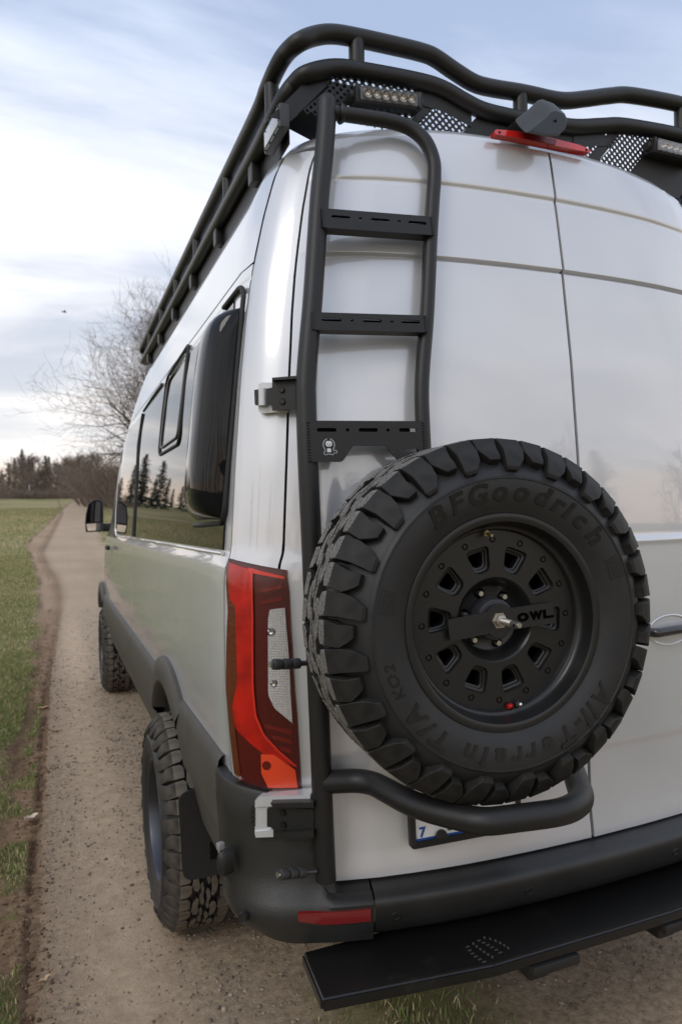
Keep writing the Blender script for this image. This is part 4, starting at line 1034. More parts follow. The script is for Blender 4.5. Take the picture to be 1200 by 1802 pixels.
for ch, xa, xb in (('O', .044, .073), ('W', .0745, .1085)):
    v, f = textmesh(ch, .03, .0012, .0024); v = v - (v.max(0) + v.min(0)) / 2; v = v * (np.array([(xb - xa), .0200, .0012]) / (v.max(0) - v.min(0))); V = [tuple(np.array(bar3(x + (xa + xb) / 2, y)) + np.array([0, 0, z + .0004])) for x, y, z in v]; local('cut_lettering', MB().add(V, f), HOLE, bar)
lx = .1095; Lp = [(lx, -.0100), (lx, .0100), (lx + .0075, .0100), (lx + .0075, -.0045), (lx + .0265, -.0045), (lx + .0265, -.0100)]
local('cut_lettering', MB().prism([np.array(bar3(x, y)) + np.array([0, 0, .0011]) for x, y in Lp], (0, 0, 1), .001), HOLE, bar)
nb_ = MB(); nb_.lathe([(0, .012), (.008, .012), (.0135, .010), (.0140, .001), (.0185, .001), (.0190, -.002)], (0, 0, BZ + .001), (0, 0, 1), (1, 0, 0), 6); nb_.lathe([(0, .0825), (.0050, .0825), (.0066, .080), (.0068, .0)], (0, 0, BZ), (0, 0, 1), (1, 0, 0), 18)
for zz in np.linspace(.014, .05, 14): nb_.lathe([(.0064, zz), (.0074, zz + .0012), (.0064, zz + .0024)], (0, 0, BZ), (0, 0, 1), (1, 0, 0), 18)
local('clamp_bolt', nb_, mat('worn_bolt_steel', (.40, .37, .33), .38, .9), bar)
local('bolt_hole', MB().cyl((-.0075, 0, BZ + .071), (.0075, 0, BZ + .071), .0030, seg=12), HOLE, bar)
# valve stems
def valve(a, r, mt1, mt2, ln, name):
    c = np.array([r * math.cos(a), r * math.sin(a), -.046]); d = nrm(np.array([math.cos(a) * -.25, math.sin(a) * -.25, 1.0]))
    o = local(name, MB().cyl(c - d * .012, c + d * .012, .0062, seg=16, bev=.0015).cyl(c + d * .010, c + d * .014, .0072, seg=6), mt1, rim); local('valve_cap', MB().cyl(c + d * .012, c + d * (.014 + ln), .0040, .0036, 14, .001), mt2, o)
valve(math.radians(97), .196, mat('brass', (.45, .38, .24), .35, .9), mat('brass', (.45, .38, .24)), .022, 'valve_stem')
vr = valve(math.radians(-77), .196, BLACK, CHROME, .010, 'valve_stem')
a = math.radians(-81); local('valve_release', MB().cyl((.193 * math.cos(a), .193 * math.sin(a), -.040), (.193 * math.cos(a) - .012, .193 * math.sin(a) - .001, -.036), .0058, seg=14, bev=.0015), mat('red_anodised', (.50, .015, .015), .25, .4), rim)

# ---------------------------------------------------------------- road wheels
rms = tread_set(TREADROAD, mat('dusty_tread_top', (.085, .074, .060), .9, bump=(300, .4, .0008), var=(25, (.17, .145, .115), .3, .75)))
GR_P = [(.226, -.008), (.2335, -.0015), (.2345, .0), (.2335, .0020), (.2280, .0030), (.2220, .0020), (.2180, -.0100), (.2140, -.0450), (.2100, -.1000), (.2080, -.1050)]
groad = data('tmp', *(lambda mb: (mb.v, mb.f))(lathe_local(TYREP, 96)), RUBBER, 50)
TRC = []
def road_wheel(C, n, detailed):
    w = bpy.data.objects.new('wheel', None); col.objects.link(w); w.parent = van
    M_ = wheel_matrix(C, n); w.matrix_parent_inverse = Matrix.Translation(-van.location); w.matrix_basis = M_
    ty = bpy.data.objects.new('tyre', groad); link(ty, w)
    local('rim', lathe_local(GR_P, 64), ALLOY, w, 40)
    fc = lathe_local([(.2085, -.104), (.15, -.085), (.10, -.080), (.08, -.10), (.075, -.115), (.06, -.115), (.055, -.075), (.0, -.072)], 48); local('rim_centre', fc, mat('dark_alloy_face', (.035, .035, .037), .4, .3), w)
    if detailed: add_tread(w, rms)
    else:
        mb = MB()
        for k, ang in (tread_places() if not TRC else []):
            me = rms[k]; c, s = math.cos(ang), math.sin(ang); mb.add([(v.co.x * c - v.co.y * s, v.co.x * s + v.co.y * c, v.co.z) for v in me.vertices], [list(p.vertices) for p in me.polygons])
        if not TRC: TRC.append(fixdata('tread', (mb.v, mb.f), TREADROAD, 28, MATS['dusty_tread_top']))
        o = link(bpy.data.objects.new('tread', TRC[0]), w); o['kind'] = 'stuff'
    return w
ZW = .397
road_wheel((-1.048, AX_R, ZW), (-1, 0, 0), True)
road_wheel((-1.000, AX_F, ZW), (-1, 0, 0), False)
road_wheel((1.048, AX_R, ZW), (1, 0, 0), False)
road_wheel((1.000, AX_F, ZW), (1, 0, 0), False)
# ================================================================== roof rack
rack = empty('roof_rack', (0.0, 1.9, 2.70))
tag(rack, 'black tubular roof rack with double rails and light pods on the van roof', 'roof rack')
YK = .20; XS = -.79; YE = 3.48
mir_ = lambda P_: [np.array([-p[0], p[1], p[2]]) for p in P_]
def rail(side_px, corner, rear_px, zs):
    left = [at(*p, x=XS) for p in side_px]; z_s = zs
    left = [np.array([XS, p[1], z_s]) for p in left]
    cor = [at(*p, x=x) if x is not None else at(*p, y=YK) for p, x in corner]
    rear = [at(*p, y=YK) for p in rear_px]
    return left, cor, rear
LL, LC, LR = rail([(252, 640), (340, 465), (400, 357), (455, 263)], [((480, 213), -.787), ((500, 174), -.774), ((518, 149), -.752)], [(540, 131), (590, 120.5), (650, 128), (740, 145), (780, 158), (815, 178), (850, 195), (900, 207), (960, 217), (1010, 224), (1055, 222), (1100, 222), (1200, 240)], 2.703)
lo = [np.array([XS, YE, 2.70])] + LL[1:] + LC + LR
lo_r = [np.array([.715, YK + .01, 2.845]), np.array([.765, .27, 2.80]), np.array([.79, .42, 2.735]), np.array([.79, .7, 2.705]), np.array([.79, YE, 2.70])]
MB().tube(catmull(lo + lo_r, 5), .0245, 16).build('lower_rail', POWDER, rack, 50)
UL, UC, UR = rail([(252, 612), (340, 430), (400, 311), (455, 195)], [((470, 160), -.790), ((487, 121), -.786), ((503, 95), -.772)], [(524, 76), (552, 64), (585, 60), (630, 67), (690, 80), (740, 92), (765, 102), (800, 126), (835, 147), (870, 156), (920, 164), (985, 177), (1030, 174), (1070, 169), (1110, 168), (1200, 185)], 2.810)
up = [np.array([XS, YE + .02, 2.775]), np.array([XS, YE - .06, 2.806])] + UL[1:] + UC + UR
up_r = [np.array([.72, YK + .01, 2.955]), np.array([.77, .28, 2.905]), np.array([.79, .45, 2.83]), np.array([.79, .7, 2.812]), np.array([.79, YE, 2.80])]
MB().tube(catmull(up + up_r, 5), .0250, 16).build('upper_rail', POWDER, rack, 50)
MB().tube(fillet([np.array([XS, YE - .02, 2.70]), np.array([XS, YE + .03, 2.70]), np.array([.79, YE + .03, 2.70]), np.array([.79, YE - .02, 2.70])], .05), .0245, 14).build('front_rail', POWDER, rack, 50)
for (a, b) in (((627, 68), (627.5, 122)), ((914.5, 163), (915, 208)), ((1197, 187), (1198, 238))):
    MB().cyl(at(*a, y=YK), at(*b, y=YK), .0225, seg=16).build('rail_post', POWDER, rack, 50)
py_ = [at(478, 150, x=XS)[1]] + [at(p, q, x=XS)[1] for p, q in ((402, 318), (348, 425), (313, 495), (287, 548), (266, 590))]
for s in (1, -1):
    for y in py_: MB().cyl((s * XS, y, 2.812), (s * XS, y, 2.70), .021, seg=14).build('rail_post', POWDER, rack, 50)
# fairing skirts, ribs and feet below the side rails
for s in (1, -1):
    sk = MB().box((s * -.770, 1.86, 2.655), (.004, 3.22, .105)); sk.build('side_skirt', BLACK, rack)
    for y in np.linspace(.55, 3.2, 6): MB().box((s * -.785, y, 2.665), (.035, .05, .085), None, .006).build('rack_foot', POWDER, rack)
for y in np.linspace(.75, 3.3, 6): MB().box((0, y, 2.775), (1.54, .05, .025), None, .006).build('cross_bar', POWDER, rack)
# rear panel: solid sheet with perforated fields
def lowz(x):
    Q = np.array(lo + lo_r); R2 = Q[(Q[:, 1] < .25)]; R2 = R2[np.argsort(R2[:, 0])]; return float(np.interp(x, R2[:, 0], R2[:, 2]))
Yp = YK + .004
fields = [(-.690, -.385), (-.360, -.205), (.175, .265), (.30, .46)]
perf = MB()
p_ = .0225
for j in range(-1, 13):
    for i in range(-40, 40):
        cx = i * p_ + (j % 2) * p_ / 2; cz = 2.690 + j * p_ / 2
        sl = (cz - 2.74) * .9
        ok = any(a + sl <= cx <= b + sl for a, b in fields)
        if not ok or cz > lowz(cx) - (.012 if (cx - sl < -.37 or cx - sl > .28) else .058): continue
        h = p_ / 2; dia = [(h, 0), (h / 2, h / 2), (0, h), (-h / 2, h / 2), (-h, 0), (-h / 2, -h / 2), (0, -h), (h / 2, -h / 2)]
        oc = [(.0056 * math.cos(a), .0056 * math.sin(a)) for a in np.linspace(0, 2 * math.pi, 8, endpoint=False)]
        V = [(cx + a, Yp, cz + b) for a, b in dia] + [(cx + a, Yp, cz + b) for a, b in oc] + [(cx + a, Yp + .003, cz + b) for a, b in oc]
        perf.add(V, [(k, (k + 1) % 8, 8 + (k + 1) % 8, 8 + k) for k in range(8)] + [(8 + k, 8 + (k + 1) % 8, 16 + (k + 1) % 8, 16 + k) for k in range(8)])
perf_o = perf.build('perforated_panel', POWDER, rack, 30); perf_o['kind'] = 'stuff'
def solid(x0, x1, sl=True):
    V = []; F = []; xs_ = np.linspace(x0, x1, 12)
    for x in xs_:
        for z in (2.640, lowz(x)): V.append((x + ((z - 2.74) * .9 if sl else 0), Yp + .002, z))
    for i in range(11): F.append((2 * i, 2 * i + 2, 2 * i + 3, 2 * i + 1))
    return V, F
for a, b in ((-.75, -.690), (-.390, -.355), (-.210, .182), (.258, .307), (.452, .72)): MB().add(*solid(a, b)).build('rear_panel', POWDER, rack)
for a, b in ((-.392, -.205), (.178, .310)):
    xs_ = np.linspace(a, b, 10); V = [(x, Yp - .001, z) for x in xs_ for z in (lowz(x) - .064, lowz(x))]; MB().add(V, [(2 * i, 2 * i + 2, 2 * i + 3, 2 * i + 1) for i in range(9)]).build('rear_panel', POWDER, rack)
# corner gussets
for s in (1, -1):
    g = MB().prism([np.array(q) for q in ((s * -.755, .33, 2.70), (s * -.70, .21, 2.775), (s * -.56, .21, 2.78), (s * -.66, .36, 2.69))], (0, 0, 1), .004); g.build('corner_gusset', POWDER, rack)
# light pods
LED = mat('led_reflector', (.60, .56, .48), .18, .9); LENS = CLEAR
def pod(C, X, n, w=.205, hh=.044, dd=.05, nled=6, name='light_pod'):
    X = nrm(X - n * np.dot(X, n)); Y = np.cross(n, X); R = np.stack([X, Y, n], 1)
    o = MB().box(C - n * dd / 2, (w, hh, dd), R, .005).build(name, BLACK, rack)
    for s in (-1, 1):
        MB().box(C + X * s * (w / 2 - .006) + n * .001, (.012, hh + .004, .008), R, .003).build('pod_end_cap', POWDER, o)
        MB().lathe([(0, .006), (.010, .006), (.014, .004), (.015, 0), (.015, -.006)], C + X * s * (w / 2 + .006) - n * .02, X * s, n, 18).build('pod_knob', BLACK, o)
    MB().box(C + n * .0008, (w - .03, hh - .012, .002), R).build('pod_recess', mat('pod_grey', (.10, .10, .10), .35, .5), o)
    for k in range(nled):
        c = C + X * (k - (nled - 1) / 2) * (w - .045) / nled
        MB().lathe([(.0, .001), (.004, .0012), (.006, .002), (.0125, .0085), (.0130, .008), (.0130, .0)], c + n * .0012, n, X, 18).build('led', LED, o)
    MB().box(C + n * .011, (w - .022, hh - .008, .001), R).build('pod_lens', LENS, o)
    return o
pn = nrm([-.02, -1, -.10])
c1 = (at(650, 166, y=.158) + at(718, 176, y=.158)) / 2; X1 = at(718, 176, y=.158) - at(650, 166, y=.158)
pod(c1, X1, pn)
c2 = at(1190, 264, y=.158); pod(c2, np.array([1, 0, -.02]), pn)
# flood light under the left rail corner
q4 = [at(*p, x=-.812) for p in ((487.5, 190), (495, 215), (469, 262), (462, 239))]; C = sum(q4) / 4; X = nrm(q4[3] - q4[0]); ln = np.linalg.norm(q4[3] - q4[0]); Y = nrm(q4[1] - q4[0] - X * np.dot(q4[1] - q4[0], X)); hl_ = abs(np.dot(q4[1] - q4[0], Y)); n = np.cross(X, Y); n = n if n[0] < 0 else -n
R = np.stack([X, Y, n], 1)
fl = MB().box(C - n * .014, (ln + .012, hl_ + .008, .028), R, .005).build('flood_light', mat('flood_grey', (.035, .035, .038), .4), rack)
MB().box(C + n * .001, (ln - .014, hl_ - .014, .003), R, .001).build('flood_lens', mat('flood_lens', (.30, .31, .32), .22, .2, coat=.6, bump=(160, .5, .002)), fl)
for s in (-1, 1):
    for k in range(4): bolt(C + X * (k - 1.5) * ln / 3.4 + Y * s * hl_ * .48 + n * .0005, n, .0022, fl, .003)
MB().lathe([(0, .008), (.008, .008), (.020, .006), (.022, 0), (.022, -.008)], at(511, 194, x=-.760), nrm([-.5, -.85, 0]), (0, 0, 1), 22).build('flood_knob', BLACK, fl)
bolt(at(511, 192, x=-.772), nrm([-.5, -.85, 0]), .006, fl, .006, STEEL)
# ================================================================== ground
def softp(t): return np.where(t > 20, t, np.log1p(np.exp(np.minimum(t, 20))))
def terr(x, y):
    z = .053 * 2.0 * softp((np.asarray(y, float) - 12.5) / 2.0)
    far = np.maximum(0, y - 260); z = z - .048 * far + .00001 * far
    return z + 0 * np.asarray(x, float)
def at_ground(px, py):
    d = ray(px, py); t = .8
    while t < 900:
        p = CAM + d * t
        if p[2] < terr(p[0], p[1]): break
        t *= 1.01
    return p
EDGE = [(0, 1420), (20, 1330), (38, 1262), (52, 1200), (60, 1150), (64, 1100), (66, 1060), (66, 1030), (60, 1000), (50, 975), (47, 962), (52, 950), (66, 938), (82, 925), (100, 905), (118, 890), (128, 882)]
ep = np.array([at_ground(*p)[:2] for p in EDGE]); ep = ep[np.argsort(ep[:, 1])]
ep = np.vstack([[-1.62, -60], [-1.62, .9], [-1.70, 2.0], ep, [ep[-1][0] + .5, ep[-1][1] + 20], [60, 330]])
def xl(y): return np.interp(y, ep[:, 1], ep[:, 0])
def xr(y): return np.where(y < 9, 2.1, np.maximum(xl(y) + 2.9, xl(y) + 3.7 - .08 * (y - 9)))
RUT = [(45, 1800), (55, 1650), (62, 1500), (70, 1400), (76, 1300), (82, 1200), (92, 1150), (103, 1090), (106, 1050), (99, 1020), (86, 1002)]
rp2 = np.array([at_ground(*p)[:2] for p in RUT]); rp2 = rp2[np.argsort(rp2[:, 1])]
rp2 = np.vstack([[-1.5, -40], rp2, [rp2[-1][0] - .25, rp2[-1][1] + 5], [xl(60) + .4, 60]])
def xrut(y): return np.interp(y, rp2[:, 1], rp2[:, 0])
# value noise on arrays
_tabn = rng.random((256, 256))
def vn(x, y):
    xi = np.floor(x).astype(int); yi = np.floor(y).astype(int); fx = x - xi; fy = y - yi; fx = fx * fx * (3 - 2 * fx); fy = fy * fy * (3 - 2 * fy)
    g = lambda a, b: _tabn[a % 256, b % 256]
    return (g(xi, yi) * (1 - fx) + g(xi + 1, yi) * fx) * (1 - fy) + (g(xi, yi + 1) * (1 - fx) + g(xi + 1, yi + 1) * fx) * fy
def fbm(x, y, s, o=4):
    v = 0; a = .5; t = 0
    for k in range(o): v = v + a * vn(x * s * 2 ** k + 17 * k, y * s * 2 ** k + 31 * k); t += a; a *= .5
    return v / t
def masks(x, y):
    n = fbm(x, y, 2.2, 4) - .5; n2 = fbm(x + 40, y, .7, 3) - .5
    g = sstep(-.10, .10, xl(y) - x + n * .34)
    g = np.maximum(g, sstep(-.3, .3, x - xr(y) + n * .8))
    strip = np.exp(-((x + .36 + n2 * .2) / .26) ** 2) * sstep(-.22, .16, n + .10) * np.where(y < 9, 1, .55 * np.exp(-np.maximum(0, y - 9) / 10))
    g = np.maximum(g, .9 * strip)
    # ragged tufts between the verge and the wheel rut
    between = (x > xl(y)) & (x < xrut(y) - .03)
    g = np.where(between, np.maximum(g, .85 * sstep(-.04, .10, fbm(x + 3, y, 6.5, 3) - .5 + .4 * n) * (1 - sstep(4.5, 6, y))), g)
    w = .016 + .020 * sstep(3, 9, y) + .10 * sstep(9, 15, y)
    rut = np.exp(-((x - xrut(y) - n * .03) / w) ** 2) * ((.15 + 1.5 * sstep(.30, .62, fbm(x * 1.0, y * 1.6, 9, 3))) * (1 - sstep(5, 9, y)) + .42 * sstep(5, 9, y))
    rut = np.maximum(rut, .55 * np.exp(-((x - xrut(y) + .14) / .03) ** 2) * sstep(-.1, .15, n))
    rut = np.maximum(rut, .75 * np.exp(-((x - xl(y) - .05 - n * .1) / .07) ** 2) * sstep(-.2, .1, n2))
    brown = sstep(-.16, .02, x - xl(y)) * (1 - sstep(-.02, .12, x - xrut(y)))
    brown = np.maximum(brown, np.exp(-((x - xl(y)) / .25) ** 2) * .8)
    sand = np.exp(-((x + 1.20 + n2 * .12) / .17) ** 2) * sstep(-6, 1, y) + .6 * np.exp(-((x - 1.05) / .3) ** 2)
    far = sstep(8, 14, y); sand = sand * (1 - far) + far * (.55 + n2) * (1 - g)
    return np.clip(g, 0, 1), np.clip(rut, 0, 1), np.clip(brown, 0, 1), np.clip(sand, 0, 1)
def geo_axis(core0, core1, step, far0, far1, gr=1.09):
    a = list(np.arange(core0, core1, step)); s = step; v = core1
    while v < far1: a.append(v); s *= gr; v += s
    a.append(far1); s = step; v = core0; b = []
    while v > far0: b.append(v); s *= gr; v -= s
    b.append(far0); return np.array(sorted(set(b[1:] + a)))
gx = geo_axis(-2.6, .9, .016, -700, 700, 1.10); gy = geo_axis(.2, 6.0, .020, -400, 900, 1.035)
X, Y = np.meshgrid(gx, gy, indexing='ij')
G_, RU, BR, SA = masks(X, Y)
near = np.exp(-((X + 1) ** 2 + (Y - 3) ** 2) / 250)
Z = terr(X, Y) + near * (.014 * (fbm(X, Y, 3.0, 4) - .5) + .010 * (fbm(X, Y, 14, 3) - .5)) - .016 * RU * near + .010 * G_ * near
# wheel contact patches stay level
for wy in (AX_R, AX_F): Z = np.where((abs(X + .86) < .22) & (abs(Y - wy) < .25), np.minimum(Z, 0.002), Z)
nx, ny = X.shape
me = bpy.data.meshes.new('ground'); verts = np.stack([X.ravel(), Y.ravel(), Z.ravel()], 1)
idx = np.arange(nx * ny).reshape(nx, ny); q = np.stack([idx[:-1, :-1], idx[1:, :-1], idx[1:, 1:], idx[:-1, 1:]], -1).reshape(-1, 4)
me.vertices.add(len(verts)); me.vertices.foreach_set('co', verts.ravel()); me.loops.add(q.size); me.loops.foreach_set('vertex_index', q.ravel().astype(np.int32))
me.polygons.add(len(q)); me.polygons.foreach_set('loop_start', (np.arange(len(q)) * 4).astype(np.int32)); me.update(calc_edges=True); me.shade_smooth()
at_ = me.color_attributes.new('mask', 'FLOAT_COLOR', 'POINT'); at_.data.foreach_set('color', np.stack([G_.ravel(), RU.ravel(), BR.ravel(), SA.ravel()], 1).ravel())
GM = bpy.data.materials.new('dirt_track_and_field'); GM.use_nodes = True; t = GM.node_tree; b = t.nodes['Principled BSDF']; b.inputs['Roughness'].default_value = .95; b.inputs['Specular IOR Level'].default_value = .15
def TN(k): return t.nodes.new(k)
att = TN('ShaderNodeAttribute'); att.attribute_name = 'mask'; sp3 = TN('ShaderNodeSeparateColor'); t.links.new(att.outputs['Color'], sp3.inputs[0])
co = TN('ShaderNodeTexCoord')
def noise(s, d=5, r=.6):
    n = TN('ShaderNodeTexNoise'); n.inputs['Scale'].default_value = s; n.inputs['Detail'].default_value = d; n.inputs['Roughness'].default_value = r; t.links.new(co.outputs['Object'], n.inputs['Vector']); return n.outputs[0]
def gramp(f, stops):
    n = TN('ShaderNodeValToRGB'); t.links.new(f, n.inputs[0]); cr = n.color_ramp
    while len(cr.elements) < len(stops): cr.elements.new(.5)
    for e, (p, c) in zip(cr.elements, stops): e.position = p; e.color = (*c, 1)
    return n.outputs[0]
def gmix(f, a, b_):
    n = TN('ShaderNodeMix'); n.data_type = 'RGBA'; t.links.new(f, n.inputs[0]) if hasattr(f, 'links') else setattr(n.inputs[0], 'default_value', f); t.links.new(a, n.inputs[6]); t.links.new(b_, n.inputs[7]); return n.outputs[2]
grav = gramp(noise(38, 8, .72), [(.30, (.175, .130, .088)), (.50, (.355, .268, .186)), (.72, (.51, .400, .286))])
sandc = gramp(noise(14, 8, .68), [(.30, (.36, .262, .175)), (.55, (.50, .375, .258)), (.75, (.58, .455, .325))])
brownc = gramp(noise(22, 8, .7), [(.30, (.105, .064, .038)), (.55, (.270, .175, .106)), (.75, (.40, .28, .18))])
darkc = gramp(noise(40, 5, .7), [(.3, (.060, .034, .020)), (.7, (.160, .095, .055))])
g_near = gramp(noise(9, 8, .7), [(.25, (.065, .060, .024)), (.50, (.155, .145, .058)), (.75, (.28, .23, .12))])
g_far = gramp(noise(.12, 6, .62), [(.30, (.150, .160, .050)), (.50, (.235, .210, .090)), (.68, (.34, .265, .145))])
geo_ = TN('ShaderNodeNewGeometry'); sx = TN('ShaderNodeSeparateXYZ'); t.links.new(geo_.outputs['Position'], sx.inputs[0])
mr = TN('ShaderNodeMapRange'); mr.inputs['From Min'].default_value = 5; mr.inputs['From Max'].default_value = 26; t.links.new(sx.outputs['Y'], mr.inputs[0])
grass_c = gmix(mr.outputs[0], g_near, g_far)
c_ = gmix(sp3.outputs[2], grav, brownc); inv = TN('ShaderNodeMath'); inv.operation = 'MULTIPLY'; inv.inputs[1].default_value = .85; t.links.new(att.outputs['Alpha'], inv.inputs[0])
c_ = gmix(inv.outputs[0], c_, sandc); c_ = gmix(sp3.outputs[0], c_, grass_c); c_ = gmix(sp3.outputs[1], c_, darkc)
t.links.new(c_, b.inputs['Base Color'])
bp = TN('ShaderNodeBump'); bp.inputs['Strength'].default_value = .7; bp.inputs['Distance'].default_value = .014; t.links.new(noise(52, 8, .75), bp.inputs['Height'])
bp2 = TN('ShaderNodeBump'); bp2.inputs['Strength'].default_value = .5; bp2.inputs['Distance'].default_value = .006; t.links.new(noise(210, 4, .7), bp2.inputs['Height']); t.links.new(bp.outputs[0], bp2.inputs['Normal']); t.links.new(bp2.outputs[0], b.inputs['Normal'])
me.materials.append(GM); ground = bpy.data.objects.new('ground', me); link(ground); tag(ground, 'dirt track with wheel ruts running through a rough grass field', None, None, 'structure')

def bulk(name, V, F, mt, tint=None, tri=True):
    me = bpy.data.meshes.new(name); k = F.shape[1]
    me.vertices.add(len(V)); me.vertices.foreach_set('co', V.astype(np.float32).ravel()); me.loops.add(F.size); me.loops.foreach_set('vertex_index', F.ravel().astype(np.int32))
    me.polygons.add(len(F)); me.polygons.foreach_set('loop_start', (np.arange(len(F)) * k).astype(np.int32)); me.update(calc_edges=True)
    if tint is not None:
        a = me.color_attributes.new('tint', 'FLOAT_COLOR', 'POINT'); a.data.foreach_set('color', np.concatenate([tint, np.ones((len(tint), 1))], 1).ravel())
    me.materials.append(mt); return me
def tint_mat(name, rough=.8, spec=.2):
    mt = bpy.data.materials.new(name); mt.use_nodes = True; tt = mt.node_tree; bb = tt.nodes['Principled BSDF']; bb.inputs['Roughness'].default_value = rough; bb.inputs['Specular IOR Level'].default_value = spec
    a = tt.nodes.new('ShaderNodeAttribute'); a.attribute_name = 'tint'; tt.links.new(a.outputs['Color'], bb.inputs['Base Color']); return mt
TINT = tint_mat('grass_blade_green'); STONE = tint_mat('stone_tint', .9); 
# ---- grass blades
def blades(n, x0, x1, y0, y1, h0, h1, w, dry, keep):
    x = rng.uniform(x0, x1, n); y = rng.uniform(y0, y1, n); g, ru, br, sa = masks(x, y)
    k = (rng.random(n) < keep(x, y, g)) & (g > .25) & (ru < .5); x, y, g = x[k], y[k], g[k]; n = len(x)
    cl = fbm(x, y, 3.0, 3); h = (h0 + (h1 - h0) * rng.random(n) ** 1.6) * (.45 + 1.1 * cl) * (.4 + .6 * g)
    a = rng.uniform(0, 2 * np.pi, n); le = rng.normal(0, .55, n) * h; lb = rng.uniform(0, 2 * np.pi, n); ww = w * rng.uniform(.6, 1.3, n)
    z = terr(x, y); nr = np.exp(-((x + 1) ** 2 + (y - 3) ** 2) / 250); z = z + nr * (.014 * (fbm(x, y, 3.0, 4) - .5) + .010 * g) - .003
    dx, dy = np.cos(a) * ww, np.sin(a) * ww; lx, ly = np.cos(lb) * le, np.sin(lb) * le
    V = np.stack([np.stack([x - dx, y - dy, z], 1), np.stack([x + dx, y + dy, z], 1), np.stack([x + dx * .7 + lx * .45, y + dy * .7 + ly * .45, z + h * .62], 1), np.stack([x - dx * .7 + lx * .45, y - dy * .7 + ly * .45, z + h * .62], 1), np.stack([x + lx, y + ly, z + h], 1)], 1).reshape(-1, 3)
    o = np.arange(n)[:, None] * 5; F = np.concatenate([o + [0, 1, 2], o + [0, 2, 3], o + [3, 2, 4]])
    d = (rng.random(n) < dry + .35 * (fbm(x + 9, y, 1.1, 2) - .5))[:, None]; r_ = rng.uniform(.7, 1.3, n)[:, None]
    c = np.where(d, np.array([[.44, .36, .205]]), np.array([[.160, .205, .058]])) * r_; return V, F, np.repeat(c, 5, 0)
parts = [blades(190000, -3.0, -1.3, .3, 8.0, .012, .045, .0022, .36, lambda x, y, g: g * np.where(x < -2.3, .5, 1)), blades(110000, -5.5, -1.3, 8, 24, .02, .050, .005, .46, lambda x, y, g: g), blades(26000, -1.0, .3, -.6, 3.2, .014, .045, .002, .30, lambda x, y, g: g), blades(50000, -16, 2, 24, 75, .05, .10, .016, .6, lambda x, y, g: g * .9)]
V = np.concatenate([p[0] for p in parts]); off = np.cumsum([0] + [len(p[0]) for p in parts]); F = np.concatenate([p[1] + o for p, o in zip(parts, off)]); C = np.concatenate([p[2] for p in parts])
go = bpy.data.objects.new('grass', bulk('grass', V, F, TINT, C)); link(go); tag(go, 'short green and straw coloured grass beside the dirt track', 'grass', None, 'stuff')
# ---- gravel
ph = (1 + 5 ** .5) / 2; ico = np.array([(-1, ph, 0), (1, ph, 0), (-1, -ph, 0), (1, -ph, 0), (0, -1, ph), (0, 1, ph), (0, -1, -ph), (0, 1, -ph), (ph, 0, -1), (ph, 0, 1), (-ph, 0, -1), (-ph, 0, 1)]) / 1.9
icf = np.array([(0, 11, 5), (0, 5, 1), (0, 1, 7), (0, 7, 10), (0, 10, 11), (1, 5, 9), (5, 11, 4), (11, 10, 2), (10, 7, 6), (7, 1, 8), (3, 9, 4), (3, 4, 2), (3, 2, 6), (3, 6, 8), (3, 8, 9), (4, 9, 5), (2, 4, 11), (6, 2, 10), (8, 6, 7), (9, 8, 1)])
def stones(n, x0, x1, y0, y1, s0, s1, pw):
    x = rng.uniform(x0, x1, n); y = rng.uniform(y0, y1, n); g, ru, br, sa = masks(x, y)
    k = rng.random(n) < np.clip(1.05 - g - .8 * sa, .02, 1) * (1 - .85 * sstep(4.5, 11, y)); x, y = x[k], y[k]; n = len(x)
    s = s0 + (s1 - s0) * rng.random(n) ** pw; P_ = ico[None] * (s[:, None, None] * rng.uniform(.55, 1.25, (n, 1, 3))) * rng.uniform(.75, 1.2, (n, 12, 1)); P_[:, :, 2] *= .7
    a = rng.uniform(0, 6.28, n); c, q_ = np.cos(a)[:, None], np.sin(a)[:, None]; X_ = P_[:, :, 0] * c - P_[:, :, 1] * q_ + x[:, None]; Y_ = P_[:, :, 0] * q_ + P_[:, :, 1] * c + y[:, None]
    z = terr(x, y); Z_ = P_[:, :, 2] + (z + .25 * s)[:, None] + .014 * (fbm(x, y, 3.0, 4) - .5)[:, None]
    V = np.stack([X_, Y_, Z_], -1).reshape(-1, 3); F = (icf[None] + (np.arange(n) * 12)[:, None, None]).reshape(-1, 3); t_ = rng.random(n)[:, None]
    bb = br[k][:, None] > .4
    c = np.array([[.13, .105, .082]]) * (1 - t_) + np.array([[.33, .27, .21]]) * t_; c = np.where(bb, np.array([[.12, .075, .046]]) * (.6 + 1.2 * t_), c) * rng.uniform(.8, 1.15, (n, 1)); return V, F, np.repeat(c, 12, 0)
parts = [stones(22000, -1.62, .9, .15, 3.4, .0018, .0085, 3.4), stones(14000, -1.8, -.4, 3.2, 12, .003, .011, 3.0), stones(260, -1.5, .8, .2, 6, .008, .015, 2.5)]
V = np.concatenate([p[0] for p in parts]); off = np.cumsum([0] + [len(p[0]) for p in parts]); F = np.concatenate([p[1] + o for p, o in zip(parts, off)]); C = np.concatenate([p[2] for p in parts])
so = bpy.data.objects.new('gravel', bulk('gravel', V, F, STONE, C)); link(so); tag(so, 'loose grey and tan gravel on the track around the wheels', 'gravel', None, 'stuff')
